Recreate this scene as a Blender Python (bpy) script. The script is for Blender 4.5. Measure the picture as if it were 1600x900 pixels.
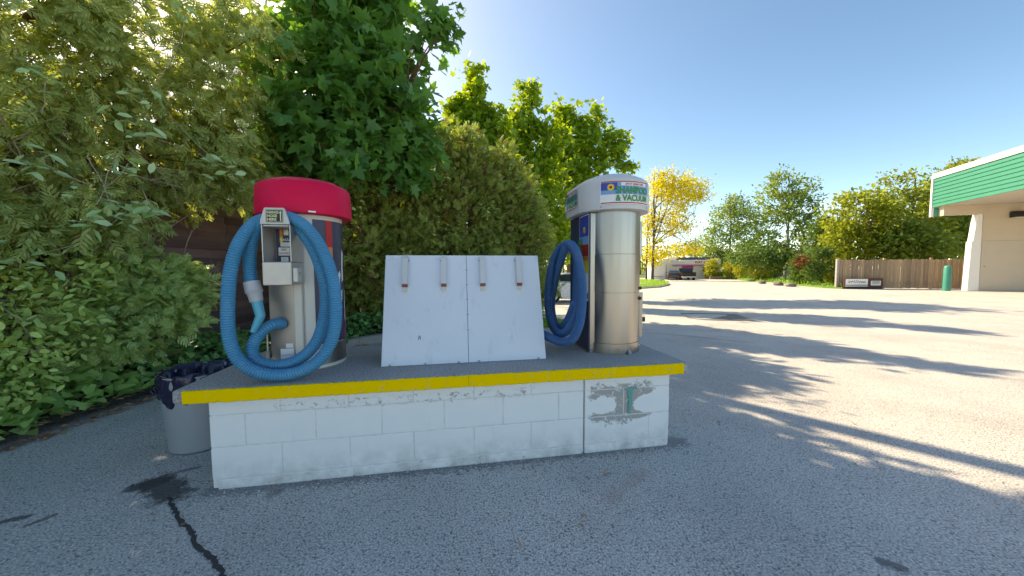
import bpy, bmesh, math, random
import numpy as np
from mathutils import Vector, Matrix

for o in list(bpy.data.objects): bpy.data.objects.remove(o)
S = bpy.context.scene
COL = S.collection
PI = math.pi
R = math.radians

# ------------------------------------------------------------------ camera
F, PITCH, ROLL, H = 534.36, 0.0567, -0.0041, 1.344
cd = bpy.data.cameras.new('camera'); cam = bpy.data.objects.new('camera', cd); COL.objects.link(cam)
cd.sensor_width = 36; cd.lens = F/1600*36; cd.clip_start = .02; cd.clip_end = 2000
fw = Vector((0, math.cos(PITCH), -math.sin(PITCH))); up0 = Vector((0, math.sin(PITCH), math.cos(PITCH))); r0 = Vector((1,0,0))
rt = r0*math.cos(ROLL)+up0*math.sin(ROLL); up = up0*math.cos(ROLL)-r0*math.sin(ROLL)
cam.matrix_world = Matrix(((rt.x,up.x,-fw.x,0),(rt.y,up.y,-fw.y,0),(rt.z,up.z,-fw.z,H),(0,0,0,1)))
S.camera = cam
# ------------------------------------------------------------------ sky, sun, exposure
SUN_AZ, SUN_EL = 45.0, 38.0           # degrees left of the view axis, above the horizon
w = bpy.data.worlds.new('World'); S.world = w; w.use_nodes = True
nt = w.node_tree; bg = nt.nodes['Background']
sky = nt.nodes.new('ShaderNodeTexSky'); sky.sky_type = 'NISHITA'; sky.sun_disc = False
sky.sun_elevation = R(SUN_EL); sky.sun_rotation = R(-SUN_AZ)
sky.air_density = 0.6; sky.dust_density = 0.6; sky.ozone_density = 2.6; sky.altitude = 200
hs_ = nt.nodes.new('ShaderNodeHueSaturation'); hs_.inputs['Saturation'].default_value = 1.19; nt.links.new(sky.outputs[0], hs_.inputs['Color']); 
tcw = nt.nodes.new('ShaderNodeTexCoord'); mpw = nt.nodes.new('ShaderNodeMapping'); mpw.inputs['Scale'].default_value = (1, 1, 4.5); nt.links.new(tcw.outputs['Generated'], mpw.inputs[0])
nzw = nt.nodes.new('ShaderNodeTexNoise'); nzw.inputs['Scale'].default_value = 3.2; nzw.inputs['Detail'].default_value = 7; nzw.inputs['Roughness'].default_value = .55; nt.links.new(mpw.outputs[0], nzw.inputs['Vector'])
sxw = nt.nodes.new('ShaderNodeSeparateXYZ'); nt.links.new(tcw.outputs['Generated'], sxw.inputs[0])
lowr = nt.nodes.new('ShaderNodeMapRange'); lowr.inputs[1].default_value = .04; lowr.inputs[2].default_value = .22; lowr.inputs[3].default_value = .15; lowr.inputs[4].default_value = -.2; nt.links.new(sxw.outputs[2], lowr.inputs[0])
addw = nt.nodes.new('ShaderNodeMath'); addw.operation = 'ADD'; nt.links.new(nzw.outputs['Fac'], addw.inputs[0]); nt.links.new(lowr.outputs[0], addw.inputs[1])
crw = nt.nodes.new('ShaderNodeMapRange'); crw.interpolation_type = 'SMOOTHSTEP'; crw.inputs[1].default_value = .54; crw.inputs[2].default_value = .78; crw.inputs[3].default_value = 0; crw.inputs[4].default_value = .6; nt.links.new(addw.outputs[0], crw.inputs[0])
mxw = nt.nodes.new('ShaderNodeMix'); mxw.data_type = 'RGBA'; nt.links.new(crw.outputs[0], mxw.inputs[0]); nt.links.new(hs_.outputs[0], mxw.inputs[6]); mxw.inputs[7].default_value = (4.2, 4.5, 5.2, 1)
nt.links.new(mxw.outputs[2], bg.inputs[0]); bg.inputs[1].default_value = 0.101
sl = bpy.data.lights.new('sun', 'SUN'); so = bpy.data.objects.new('sun', sl); COL.objects.link(so)
sl.energy = 2.0; sl.angle = R(.55); sl.color = (1, .975, .95)
a, e = R(SUN_AZ), R(SUN_EL)
sdir = Vector((-math.sin(a)*math.cos(e), math.cos(a)*math.cos(e), math.sin(e)))
so.rotation_euler = sdir.to_track_quat('Z', 'Y').to_euler(); so.location = (-10, 10, 20)
S.view_settings.view_transform = 'Standard'; S.view_settings.look = 'None'
S.view_settings.exposure = 2.15; S.view_settings.gamma = 1
S.view_settings.use_white_balance = True; S.view_settings.white_balance_temperature = 11500; S.view_settings.white_balance_tint = 8

# ------------------------------------------------------------------ pixel helpers (1600x900 photo)
def ray(px, py): return (rt*((px-800)/F)+up*(-(py-450)/F)+fw)
def sst(a, b, x):
    t = min(1, max(0, (x-a)/(b-a))); return t*t*(3-2*t)
def gz(x, y):
    d1 = -.34*sst(8.5, 16, y)*(1-sst(7, 15, x))
    d2 = -.42*sst(27, 48, y)*(1-sst(.75, .95, x/max(y, 1)))
    return min(d1, d2)
def gnd(px, py, z=0.0):
    d = ray(px, py); t = (z-H)/d.z
    for i in range(25):
        p = d*t; t = .5*t+.5*(gz(p.x, p.y)+z-H)/d.z
    p = d*t; return Vector((p.x, p.y, gz(p.x, p.y)+z))
def dep(px, py, Y):
    d = ray(px, py); p = d*(Y/d.y); return Vector((p.x, p.y, p.z+H))
TH = 0.1684; OX, OY = -1.6435, 2.0463
cT, sT = math.cos(TH), math.sin(TH)
def PW(X, D, z=0): return Vector((OX+X*cT-D*sT, OY+X*sT+D*cT, z))
def toP(v): x, y = v.x-OX, v.y-OY; return Vector((x*cT+y*sT, -x*sT+y*cT, v.z))
def ppl(px, py, A, B):
    """pixel -> island coordinates, on the vertical plane through island points A and B"""
    d = ray(px, py); o = toP(Vector((0, 0, H))); q = toP(Vector((d.x, d.y, d.z+H)))-o
    q.z = d.z
    n = Vector((-(B[1]-A[1]), B[0]-A[0])); t = ((A[0]-o.x)*n.x+(A[1]-o.y)*n.y)/(q.x*n.x+q.y*n.y)
    return Vector((o.x+q.x*t, o.y+q.y*t, H+q.z*t))

# ------------------------------------------------------------------ objects
def link(name, me, mat=None, parent=None, loc=None, rz=0):
    o = bpy.data.objects.new(name, me); COL.objects.link(o)
    if mat is not None and me is not None and not me.materials: me.materials.append(mat)
    if parent is not None: o.parent = parent
    if loc is not None: o.location = loc
    if rz: o.rotation_euler = (0, 0, rz)
    return o
def tag(o, label, cat, group=None):
    o['label'] = label; o['category'] = cat
    if group: o['group'] = group
    return o
def thing(name, label, cat, loc=(0,0,0), rz=0, group=None):
    return tag(link(name, None, loc=loc, rz=rz), label, cat, group)
def struct(o): o['kind'] = 'structure'; return o
def stuff(o): o['kind'] = 'stuff'; return o

class MB:
    def __init__(s): s.v = []; s.f = []
    def add(s, v, f):
        n = len(s.v); s.v += [tuple(p) for p in v]; s.f += [[i+n for i in q] for q in f]; return s
    def box(s, x0, x1, y0, y1, z0, z1):
        return s.add([(x0,y0,z0),(x1,y0,z0),(x1,y1,z0),(x0,y1,z0),(x0,y0,z1),(x1,y0,z1),(x1,y1,z1),(x0,y1,z1)],
            [(0,3,2,1),(4,5,6,7),(0,1,5,4),(1,2,6,5),(2,3,7,6),(3,0,4,7)])
    def prism(s, poly, z0, z1):
        n = len(poly); v = [(p[0],p[1],z0) for p in poly]+[(p[0],p[1],z1) for p in poly]
        return s.add(v, [list(range(n))[::-1], list(range(n,2*n))]+[(i,(i+1)%n,n+(i+1)%n,n+i) for i in range(n)])
    def prism_axis(s, poly, x0, x1):      # poly in (y,z), extruded along x
        n = len(poly); v = [(x0,p[0],p[1]) for p in poly]+[(x1,p[0],p[1]) for p in poly]
        return s.add(v, [list(range(n))[::-1], list(range(n,2*n))]+[(i,(i+1)%n,n+(i+1)%n,n+i) for i in range(n)])
    def lathe(s, prof, n=32, c=(0,0,0), axis='z', closed=False):
        v = []; f = []
        for r, z in prof:
            for i in range(n):
                t = 2*PI*i/n; a, b = r*math.cos(t), r*math.sin(t)
                v.append({'z':(c[0]+a,c[1]+b,c[2]+z),'y':(c[0]+a,c[1]+z,c[2]-b),'x':(c[0]+z,c[1]+a,c[2]+b)}[axis])
        m = len(prof)
        for j in range(m-1 if not closed else m):
            for i in range(n):
                k = (j+1) % m; f.append((j*n+i, j*n+(i+1)%n, k*n+(i+1)%n, k*n+i))
        if not closed:
            if prof[0][0] > 1e-6: f.append([i for i in range(n)][::-1])
            if prof[-1][0] > 1e-6: f.append([(m-1)*n+i for i in range(n)])
        return s.add(v, f)
    def tube(s, pts, rad, n=6, cap=True):
        pts = [Vector(p) for p in pts]; m = len(pts)
        rs = rad if hasattr(rad, '__len__') else [rad]*m
        T = [(pts[min(i+1,m-1)]-pts[max(i-1,0)]) for i in range(m)]
        T = [t.normalized() if t.length > 1e-9 else Vector((0,0,1)) for t in T]
        u = T[0].orthogonal().normalized(); v = []; f = []
        for i in range(m):
            u = (u-T[i]*u.dot(T[i])); u = u.normalized() if u.length > 1e-6 else T[i].orthogonal().normalized()
            b = T[i].cross(u)
            for k in range(n):
                t = 2*PI*k/n; v.append(pts[i]+(u*math.cos(t)+b*math.sin(t))*rs[i])
        for i in range(m-1):
            for k in range(n): f.append((i*n+k, i*n+(k+1)%n, (i+1)*n+(k+1)%n, (i+1)*n+k))
        if cap: f += [list(range(n))[::-1], [(m-1)*n+k for k in range(n)]]
        return s.add(v, f)
    def mesh(s, name='m', smooth=None, bevel=0, seg=1):
        me = bpy.data.meshes.new(name); me.from_pydata(s.v, [], s.f)
        if bevel:
            bm = bmesh.new(); bm.from_mesh(me); bmesh.ops.recalc_face_normals(bm, faces=bm.faces)
            ed = [e for e in bm.edges if e.is_manifold and e.calc_face_angle(0) > .6]
            bmesh.ops.bevel(bm, geom=ed, offset=bevel, segments=seg, profile=.5, affect='EDGES', clamp_overlap=True)
            bm.to_mesh(me); bm.free()
        if smooth:
            me.shade_smooth(); me.set_sharp_from_angle(angle=R(smooth))
        me.update(); return me
    def build(s, name, mat, parent=None, smooth=None, bevel=0, seg=1, loc=None, rz=0):
        return link(name, s.mesh(name, smooth, bevel, seg), mat, parent, loc, rz)
def box(name, mat, parent, x0, x1, y0, y1, z0, z1, bevel=0):
    return MB().box(x0,x1,y0,y1,z0,z1).build(name, mat, parent, bevel=bevel)

# ------------------------------------------------------------------ materials
class NT:
    def __init__(s, name):
        s.m = bpy.data.materials.new(name); s.m.use_nodes = True; s.t = s.m.node_tree
        s.b = s.t.nodes['Principled BSDF']; s.out = s.t.nodes['Material Output']
    def n(s, typ, **kw):
        k = s.t.nodes.new(typ)
        for a, v in kw.items(): setattr(k, a, v)
        return k
    def l(s, a, b): s.t.links.new(a, b)
    def coord(s, obj=None, kind='Object'):
        c = s.n('ShaderNodeTexCoord')
        if obj is not None: c.object = obj
        return c.outputs[kind]
    def noise(s, co, scale, detail=4, rough=.6, vec=None):
        k = s.n('ShaderNodeTexNoise'); k.inputs['Scale'].default_value = scale; k.inputs['Detail'].default_value = detail
        k.inputs['Roughness'].default_value = rough; s.l(co, k.inputs['Vector']); return k.outputs['Fac']
    def mapping(s, co, scale=(1,1,1), rot=(0,0,0), loc=(0,0,0)):
        k = s.n('ShaderNodeMapping'); k.inputs['Scale'].default_value = scale; k.inputs['Rotation'].default_value = rot; k.inputs['Location'].default_value = loc
        s.l(co, k.inputs['Vector']); return k.outputs[0]
    def ramp(s, fac, stops, interp='LINEAR'):
        k = s.n('ShaderNodeValToRGB'); k.color_ramp.interpolation = interp; el = k.color_ramp.elements
        while len(el) < len(stops): el.new(.5)
        for q, (p, c) in zip(el, stops):
            q.position = p; q.color = (c, c, c, 1) if not hasattr(c, '__len__') else (*c, 1)
        s.l(fac, k.inputs[0]); return k.outputs[0]
    def mix(s, fac, a, b, mode='MIX'):
        k = s.n('ShaderNodeMix', data_type='RGBA', blend_type=mode)
        for i, x in ((0, fac), (6, a), (7, b)):
            if hasattr(x, 'is_output'): s.l(x, k.inputs[i])
            else: k.inputs[i].default_value = x if i == 0 else ((*x, 1) if len(x) == 3 else x)
        return k.outputs[2]
    def math(s, op, a, b=0.0, c=None, clamp=False):
        k = s.n('ShaderNodeMath', operation=op, use_clamp=clamp)
        for i, x in enumerate((a, b) if c is None else (a, b, c)):
            if hasattr(x, 'is_output'): s.l(x, k.inputs[i])
            else: k.inputs[i].default_value = x
        return k.outputs[0]
    def xyz(s, co):
        k = s.n('ShaderNodeSeparateXYZ'); s.l(co, k.inputs[0]); return k.outputs
    def col(s, x):
        if hasattr(x, 'is_output'): s.l(x, s.b.inputs['Base Color'])
        else: s.b.inputs['Base Color'].default_value = (*x, 1)
    def set(s, **kw):
        for a, v in kw.items():
            i = s.b.inputs[a.replace('_', ' ')]
            if hasattr(v, 'is_output'): s.l(v, i)
            else: i.default_value = v
    def bump(s, h, strength=.3, dist=.01):
        k = s.n('ShaderNodeBump'); k.inputs['Strength'].default_value = strength; k.inputs['Distance'].default_value = dist
        s.l(h, k.inputs['Height']); s.l(k.outputs[0], s.b.inputs['Normal'])
def mul(c, k): return tuple(min(1, x*k) for x in c)
def mat(name, c, rough=.5, metal=0, var=.12, scale=6, bump=0, bscale=60, stretch=(1,1,1), spec=.5):
    t = NT(name); co = t.mapping(t.coord(), stretch)
    f = t.noise(co, scale, 5)
    t.col(t.mix(f, mul(c, 1-var*1.6), mul(c, 1+var*1.6)))
    t.set(Roughness=t.math('MULTIPLY_ADD', t.noise(co, scale*2.3, 3), .25, rough-.125, clamp=True), Metallic=metal)
    t.b.inputs['Specular IOR Level'].default_value = spec
    if bump: t.bump(t.noise(co, bscale, 4), bump, .004)
    return t.m
LK, LT = 2.3, 1.7
def leafmat(name, c1, c2, trans, rough=.45, tw=.45, spots=None):
    """leaf: per-leaf colour between c1 and c2, light passing through"""
    c1, c2, trans = mul(c1, LK), mul(c2, LK), mul(trans, LT)
    t = NT(name); g = t.n('ShaderNodeNewGeometry'); oi = t.n('ShaderNodeObjectInfo')
    r = t.math('FRACT', t.math('ADD', g.outputs['Random Per Island'], oi.outputs['Random']))
    c = t.mix(r, c1, c2)
    if spots: c = t.mix(t.math('GREATER_THAN', t.math('FRACT', t.math('MULTIPLY', r, 37.7)), 1-spots[1]), c, spots[0])
    t.col(c); t.set(Roughness=rough); t.b.inputs['Specular IOR Level'].default_value = .35
    tr = t.n('ShaderNodeBsdfTranslucent'); mx = t.n('ShaderNodeMixShader'); mx.inputs[0].default_value = tw
    tc = t.mix(r, mul(trans, .75), mul(trans, 1.25))
    t.l(tc, tr.inputs[0]); t.l(t.b.outputs[0], mx.inputs[1]); t.l(tr.outputs[0], mx.inputs[2]); t.l(mx.outputs[0], t.out.inputs[0])
    return t.m

def asphalt():
    t = NT('asphalt'); co = t.coord()
    big = t.noise(co, .35, 4); mid = t.noise(co, 2.2, 5); gr = t.noise(co, 100, 3, .7)
    vo = t.n('ShaderNodeTexVoronoi'); vo.inputs['Scale'].default_value = 125; t.l(co, vo.inputs['Vector'])
    c = t.mix(t.ramp(big, [(.3, 0), (.7, 1)]), (.44, .42, .40), (.56, .535, .51))
    c = t.mix(t.ramp(mid, [(.35, 0), (.7, 1)]), c, (.54,.515,.49))
    pt = t.noise(co, .9, 6, .6); c = t.mix(t.ramp(pt, [(.38, .35), (.52, 0)]), c, (.33,.315,.31)); c = t.mix(t.ramp(pt, [(.55, 0), (.72, .45)]), c, (.62,.59,.56))
    sp = t.ramp(gr, [(.36, .5), (.5, 1.0), (.66, 1.6)])
    c = t.mix(1.0, c, sp, 'MULTIPLY')
    cv = t.n('ShaderNodeSeparateColor'); t.l(vo.outputs['Color'], cv.inputs[0])
    c = t.mix(t.ramp(cv.outputs[0], [(.0, .75), (.2, 0), (.8, 0), (1, .7)]), c, t.mix(t.math('GREATER_THAN', cv.outputs[0], .5), (.07,.07,.075), (.5,.49,.47)))
    # oil and damp stains with a shape of their own
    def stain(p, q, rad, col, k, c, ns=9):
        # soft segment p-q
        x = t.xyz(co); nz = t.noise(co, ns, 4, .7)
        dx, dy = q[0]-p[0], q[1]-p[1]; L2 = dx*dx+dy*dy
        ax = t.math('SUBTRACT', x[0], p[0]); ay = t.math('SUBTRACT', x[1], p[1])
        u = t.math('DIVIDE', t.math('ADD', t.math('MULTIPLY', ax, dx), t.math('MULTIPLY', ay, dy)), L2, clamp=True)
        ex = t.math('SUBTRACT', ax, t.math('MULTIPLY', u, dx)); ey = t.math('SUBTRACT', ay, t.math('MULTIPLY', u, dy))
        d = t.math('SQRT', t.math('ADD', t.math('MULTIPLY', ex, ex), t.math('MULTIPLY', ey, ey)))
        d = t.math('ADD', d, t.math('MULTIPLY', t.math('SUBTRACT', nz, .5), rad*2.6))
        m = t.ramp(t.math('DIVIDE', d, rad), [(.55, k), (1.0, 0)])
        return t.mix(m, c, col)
    g = lambda a, b: gnd(a, b)
    c = stain(g(268,770), g(245,752), .12, (.06,.055,.055), .85, c)
    c = stain(g(215,762), g(262,748), .07, (.065,.06,.06), .7, c)
    c = stain(g(262,742), g(310,730), .03, (.07,.065,.062), .6, c)
    c = stain(g(5,815), g(40,808), .03, (.06,.06,.06), .8, c)
    c = stain(g(40,822), g(85,805), .022, (.12,.085,.07), .7, c)
    c = stain(g(425,772), g(432,770), .05, (.10,.085,.05), .45, c)
    c = stain(g(950,780), g(1005,735), .05, (.40,.27,.25), .35, c)
    c = stain(g(1380,880), g(1405,885), .035, (.09,.09,.095), .75, c)
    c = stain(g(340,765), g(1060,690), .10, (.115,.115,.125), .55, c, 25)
    t.col(c); t.set(Roughness=.86); t.b.inputs['Specular IOR Level'].default_value = .25
    t.bump(t.math('ADD', gr, t.math('MULTIPLY', vo.outputs['Distance'], .6)), .55, .006)
    return t.m
M = {}
M['asphalt'] = asphalt()
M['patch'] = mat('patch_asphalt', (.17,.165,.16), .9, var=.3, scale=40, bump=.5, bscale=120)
M['crack'] = mat('crack', (.05,.048,.05), .9, var=.4, scale=30, bump=.6, bscale=150)
M['soil'] = mat('soil', (.075,.055,.042), .95, var=.4, scale=9, bump=.8, bscale=40)
M['earth'] = mat('earth', (.09,.12,.035), .95, var=.35, scale=.6, bump=.3, bscale=8)
M['lawn'] = mat('lawn', (.10,.20,.03), .9, var=.25, scale=3, bump=.6, bscale=90)
def concrete(name, c, sp=.3):
    t = NT(name); co = t.coord(); f = t.noise(co, 3, 6, .65); g = t.noise(co, 90, 3, .7); g2 = t.noise(co, 28, 4, .7)
    k = t.mix(f, mul(c, .78), mul(c, 1.2)); k = t.mix(1.0, k, t.ramp(g, [(.33, 1-sp*1.6), (.5, 1), (.68, 1+sp)]), 'MULTIPLY')
    k = t.mix(t.ramp(g2, [(.62, 0), (.75, .5)]), k, mul(c, .45))
    t.col(k); t.set(Roughness=.9); t.bump(t.math('ADD', g, g2), .45, .004); return t.m
M['concrete'] = concrete('slab_concrete', (.37,.35,.34), .4)
M['kerb'] = concrete('kerb_concrete', (.34,.31,.28), .2)
M['rock'] = concrete('rock', (.2,.18,.15), .3)
M['steel'] = mat('brushed_steel', (.40,.37,.335), .33, 1, var=.12, scale=14, stretch=(1,1,.05))
M['steel_dark'] = mat('dull_steel', (.33,.32,.31), .38, .9, var=.15, scale=8, stretch=(1,1,.1))
M['alu'] = mat('aluminium', (.50,.475,.45), .40, .6, var=.08, scale=9)
M['cream'] = mat('cream_paint', (.66,.62,.54), .4, var=.06, scale=4)
M['navy'] = mat('navy_film', (.035,.04,.085), .38, var=.25, scale=9)
M['red_cap'] = mat('crimson_plastic', (.82,.004,.06), .5, var=.09, scale=5, spec=.22)
M['white_cap'] = mat('white_plastic', (.62,.60,.59), .4, var=.05, scale=5)
M['white'] = mat('white_print', (.8,.8,.79), .5, var=.04)
M['black'] = mat('black_print', (.012,.012,.014), .5, var=.2)
M['pale'] = mat('pale_yellow_print', (.75,.72,.42), .5, var=.04)
M['red'] = mat('red_print', (.55,.02,.02), .5, var=.08)
M['orange'] = mat('orange_print', (.75,.24,.06), .5, var=.08)
M['yellow_print'] = mat('yellow_print', (.85,.62,.03), .5, var=.08)
M['green'] = mat('green_print', (.01,.27,.07), .5, var=.08)
M['teal_print'] = mat('teal_print', (.08,.38,.32), .5, var=.08)
M['blue'] = mat('blue_print', (.02,.06,.35), .5, var=.08)
M['sky_print'] = mat('sky_print', (.16,.36,.62), .5, var=.15, scale=12)
def hosemat(name, c, fade):
    t = NT(name); co = t.coord(); q = t.mix(t.noise(co, 4, 5), mul(c, .75), mul(c, 1.25)); q = t.mix(t.ramp(t.noise(co, 11, 6, .7), [(.52, 0), (.75, .55)]), q, fade)
    q = t.mix(t.ramp(t.noise(co, 45, 4, .7), [(.62, 0), (.72, .5)]), q, (.09,.09,.085)); t.col(q); t.set(Roughness=t.math('MULTIPLY_ADD', t.noise(co, 14, 4), .4, .28)); return t.m
M['hose'] = hosemat('blue_hose', (.008,.25,.43), (.09,.33,.47))
M['hose_dark'] = hosemat('deep_blue_hose', (.006,.105,.26), (.05,.16,.33))
M['nozzle'] = mat('turquoise_plastic', (.015,.37,.50), .35, var=.06)
M['cuff'] = mat('grey_cuff', (.46,.44,.46), .5, var=.06)
def boardmat():
    t = NT('pale_blue_board'); co = t.coord(); f = t.noise(co, 3, 5); c = t.mix(f, (.64,.68,.74), (.72,.76,.81))
    c = t.mix(t.ramp(t.noise(t.mapping(co,(1,1,.3)), 9, 6, .7), [(.56, 0), (.78, .5)]), c, (.36,.37,.38))
    c = t.mix(t.ramp(t.noise(t.mapping(co,(14,14,.8)), 6, 4, .7), [(.62, 0), (.75, .3)]), c, (.42,.43,.43))
    t.col(c); t.set(Roughness=t.math('MULTIPLY_ADD', f, .3, .3)); t.bump(t.noise(co, 2.5, 2), .12, .02); return t.m
M['board'] = boardmat()
M['rubber'] = mat('rust_rubber', (.30,.07,.045), .7, var=.2)
M['can'] = mat('grey_can', (.33,.35,.36), .5, var=.10, scale=5, stretch=(1,1,.25))
M['fence_wood'] = None
M['white_metal'] = mat('white_metal', (.8,.79,.77), .45, var=.03)
M['teal_metal'] = mat('teal_metal', (.02,.24,.16), .45, var=.06, scale=2)
M['bollard'] = mat('teal_bollard', (.02,.26,.19), .4, var=.1, scale=3)
M['beige'] = mat('beige_wall', (.60,.50,.38), .75, var=.05, scale=1.5, bump=.15, bscale=30)
M['beige2'] = mat('grey_beige_panel', (.55,.48,.39), .7, var=.05, scale=1.5)
M['soffit'] = mat('soffit', (.50,.44,.38), .7, var=.05)
M['tyre'] = mat('tyre', (.02,.02,.021), .8, var=.2)
M['rim'] = mat('rim', (.55,.55,.56), .35, .8)
M['glass'] = mat('dark_glass', (.02,.025,.03), .08, var=.1)
M['chrome'] = mat('chrome', (.7,.7,.7), .2, .9)
M['car_silver'] = mat('silver_paint', (.50,.52,.57), .28, .35, var=.03)
M['car_dark'] = mat('charcoal_paint', (.05,.055,.065), .3, .2, var=.05)
M['car_black'] = mat('black_paint', (.012,.012,.013), .25, 0, var=.1)
M['taillight'] = mat('taillight', (.4,.01,.01), .25)
M['pinkish'] = mat('pink_white_wall', (.88,.80,.79), .8, var=.05, scale=.8)
M['pink'] = mat('pink_panel', (.62,.08,.30), .6, var=.08)
M['roof_blue'] = mat('blue_grey_roof', (.07,.09,.16), .6, var=.15, scale=1)
M['roof_brown'] = mat('brown_shingle', (.30,.17,.13), .85, var=.2, scale=3)
M['brick'] = mat('brick_wall', (.35,.2,.15), .85, var=.2, scale=3)
M['bark'] = mat('bark', (.12,.08,.055), .9, var=.4, scale=12, bump=.8, bscale=30, stretch=(1,1,.2))
M['bark_pale'] = mat('pale_bark', (.30,.25,.19), .9, var=.3, scale=12, bump=.6, bscale=30, stretch=(1,1,.2))
M['twig'] = mat('vine_twig', (.36,.27,.20), .85, var=.3, scale=20)
M['twig_red'] = mat('red_twig', (.17,.075,.05), .85, var=.3, scale=20)
M['pole'] = mat('pole_wood', (.16,.11,.08), .9, var=.3, scale=6, bump=.5, bscale=30, stretch=(1,1,.1))
def wood(name, c, stretch, c2=None):
    t = NT(name); co = t.coord(); oi = t.n('ShaderNodeObjectInfo')
    k = t.n('ShaderNodeVectorMath', operation='ADD'); cmb = t.n('ShaderNodeCombineXYZ')
    for i in range(3): t.l(t.math('MULTIPLY', oi.outputs['Random'], 40+7*i), cmb.inputs[i])
    t.l(co, k.inputs[0]); t.l(cmb.outputs[0], k.inputs[1]); co = t.mapping(k.outputs[0], stretch)
    f = t.noise(co, 10, 6, .65); b = t.noise(co, 1.6, 3)
    q = t.mix(f, mul(c, .55), mul(c, 1.4)); q = t.mix(t.ramp(b, [(.4, 0), (.7, .8)]), q, c2 or mul(c, 1.25))
    q = t.mix(1.0, q, t.mix(oi.outputs['Random'], (.72,.72,.74), (1.25,1.2,1.15)), 'MULTIPLY')
    t.col(q); t.set(Roughness=.88); t.bump(f, .5, .004); return t.m
M['fence_dark'] = wood('red_brown_boards', (.17,.085,.08), (2,.35,2), (.23,.15,.145))
M['fence_pale'] = wood('weathered_boards', (.36,.25,.18), (2,2,.3), (.31,.25,.15))
# leaves
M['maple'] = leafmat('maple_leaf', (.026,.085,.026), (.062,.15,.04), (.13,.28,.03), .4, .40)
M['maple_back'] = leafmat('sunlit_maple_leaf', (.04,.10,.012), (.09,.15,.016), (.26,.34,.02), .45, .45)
M['cedar'] = leafmat('cedar_spray', (.13,.165,.055), (.245,.275,.10), (.30,.35,.07), .6, .4, ((.20,.13,.07), .08))
M['cedar_bright'] = leafmat('cedar_spray_bright', (.16,.23,.085), (.27,.34,.13), (.26,.36,.08), .6, .35)
M['hedge'] = leafmat('hedge_spray', (.095,.125,.03), (.19,.215,.055), (.20,.25,.035), .6, .36, ((.19,.10,.05), .14))
M['dead'] = leafmat('dead_spray', (.10,.05,.028), (.17,.085,.05), (.25,.10,.03), .8, .25)
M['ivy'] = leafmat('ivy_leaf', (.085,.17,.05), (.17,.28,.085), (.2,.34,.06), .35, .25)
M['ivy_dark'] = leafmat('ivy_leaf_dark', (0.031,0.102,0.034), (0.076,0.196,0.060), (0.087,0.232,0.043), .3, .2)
M['shrub'] = leafmat('shrub_leaf', (.15,.23,.07), (.28,.36,.12), (.28,.38,.08), .4, .35, ((.42,.40,.06), .05))
M['creeper'] = leafmat('creeper_leaf', (0.176,0.297,0.132), (0.297,0.360,0.209), (0.235,0.360,0.107), .45, .3)
M['locust'] = leafmat('yellow_locust_leaf', (.22,.19,.012), (.36,.29,.02), (.48,.42,.03), .5, .48)
M['linden'] = leafmat('linden_leaf', (.04,.085,.016), (.10,.14,.026), (.20,.26,.035), .45, .42)
M['elm'] = leafmat('yellow_green_leaf', (.06,.09,.012), (.125,.15,.018), (.26,.28,.03), .5, .42)
M['darkleaf'] = leafmat('dark_leaf', (.02,.05,.014), (.05,.09,.02), (.09,.15,.02), .5, .35)
M['juniper'] = leafmat('juniper_spray', (0.117,0.130,0.021), (0.247,0.247,0.039), (0.360,0.336,0.036), .6, .3)
M['redleaf'] = leafmat('red_leaf', (.08,.02,.012), (.14,.035,.015), (.14,.03,.01), .5, .3)
M['litter'] = leafmat('leaf_litter', (.13,.06,.035), (.26,.15,.09), (.2,.1,.05), .8, .15)
M['grass'] = leafmat('grass_blade', (.07,.17,.02), (.15,.28,.035), (.28,.42,.04), .5, .35)

# ------------------------------------------------------------------ leaves (numpy)
def fan(outline, centre=None):
    v = [centre or (0,.4,0)]+list(outline); n = len(outline)
    return np.array(v, float), np.array([(0, 1+i, 1+(i+1) % n) for i in range(n)])
def sym(half):           # half outline from base to tip, x>=0
    return [(x,y,z) for x,y,z in half]+[(-x,y,z) for x,y,z in half[::-1] if x > 1e-6]
T_MAPLE = fan(sym([(0,.05,0),(.2,-.1,.03),(.46,-.02,.08),(.34,.2,.04),(.62,.52,.06),(.27,.47,.03),(.22,.68,.03),(0,1,-.08)]), (0,.33,-.03))
T_IVY = fan(sym([(0,.03,0),(.22,-.12,.02),(.46,.12,.06),(.33,.33,.03),(.30,.5,.03),(0,.95,-.06)]), (0,.3,-.02))
T_OVAL = (np.array([(0,0,0),(.24,.35,.05),(.2,.7,.03),(0,1,-.05),(-.2,.7,.03),(-.24,.35,.05)], float), np.array([(0,1,2),(0,2,3),(0,3,4),(0,4,5)]))
T_DIA = (np.array([(0,0,0),(.32,.5,.08),(0,1,-.04),(-.32,.5,.08)], float), np.array([(0,1,2),(0,2,3)]))
T_BLADE = (np.array([(-.05,0,0),(.05,0,0),(.02,.6,.08),(0,1,.25)], float), np.array([(0,1,2),(0,2,3)]))
def _spray():
    v = []; f = []
    def rh(p, ang, L, W, z0):
        c, s_ = math.sin(ang), math.cos(ang); n = len(v)
        for a, b in ((0,0),(.45,W),(1,0),(.45,-W)):
            x = p[0]+c*a*L+s_*b; y = p[1]+s_*a*L-c*b
            v.append((x, y, z0-.16*y*y-.12*abs(x)*1.0))
        f.extend([(n,n+1,n+2),(n,n+2,n+3)])
    rh((0,0), 0, 1, .045, 0)
    for i, t in enumerate((.12,.2,.3,.38,.48,.56,.66,.74,.84)):
        s_ = 1 if i % 2 else -1
        rh((0,t), s_*R(46-14*t), .52*(1-.55*t), .06, 0)
    return np.array(v, float), np.array(f)
T_SPRAY = _spray()
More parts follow.
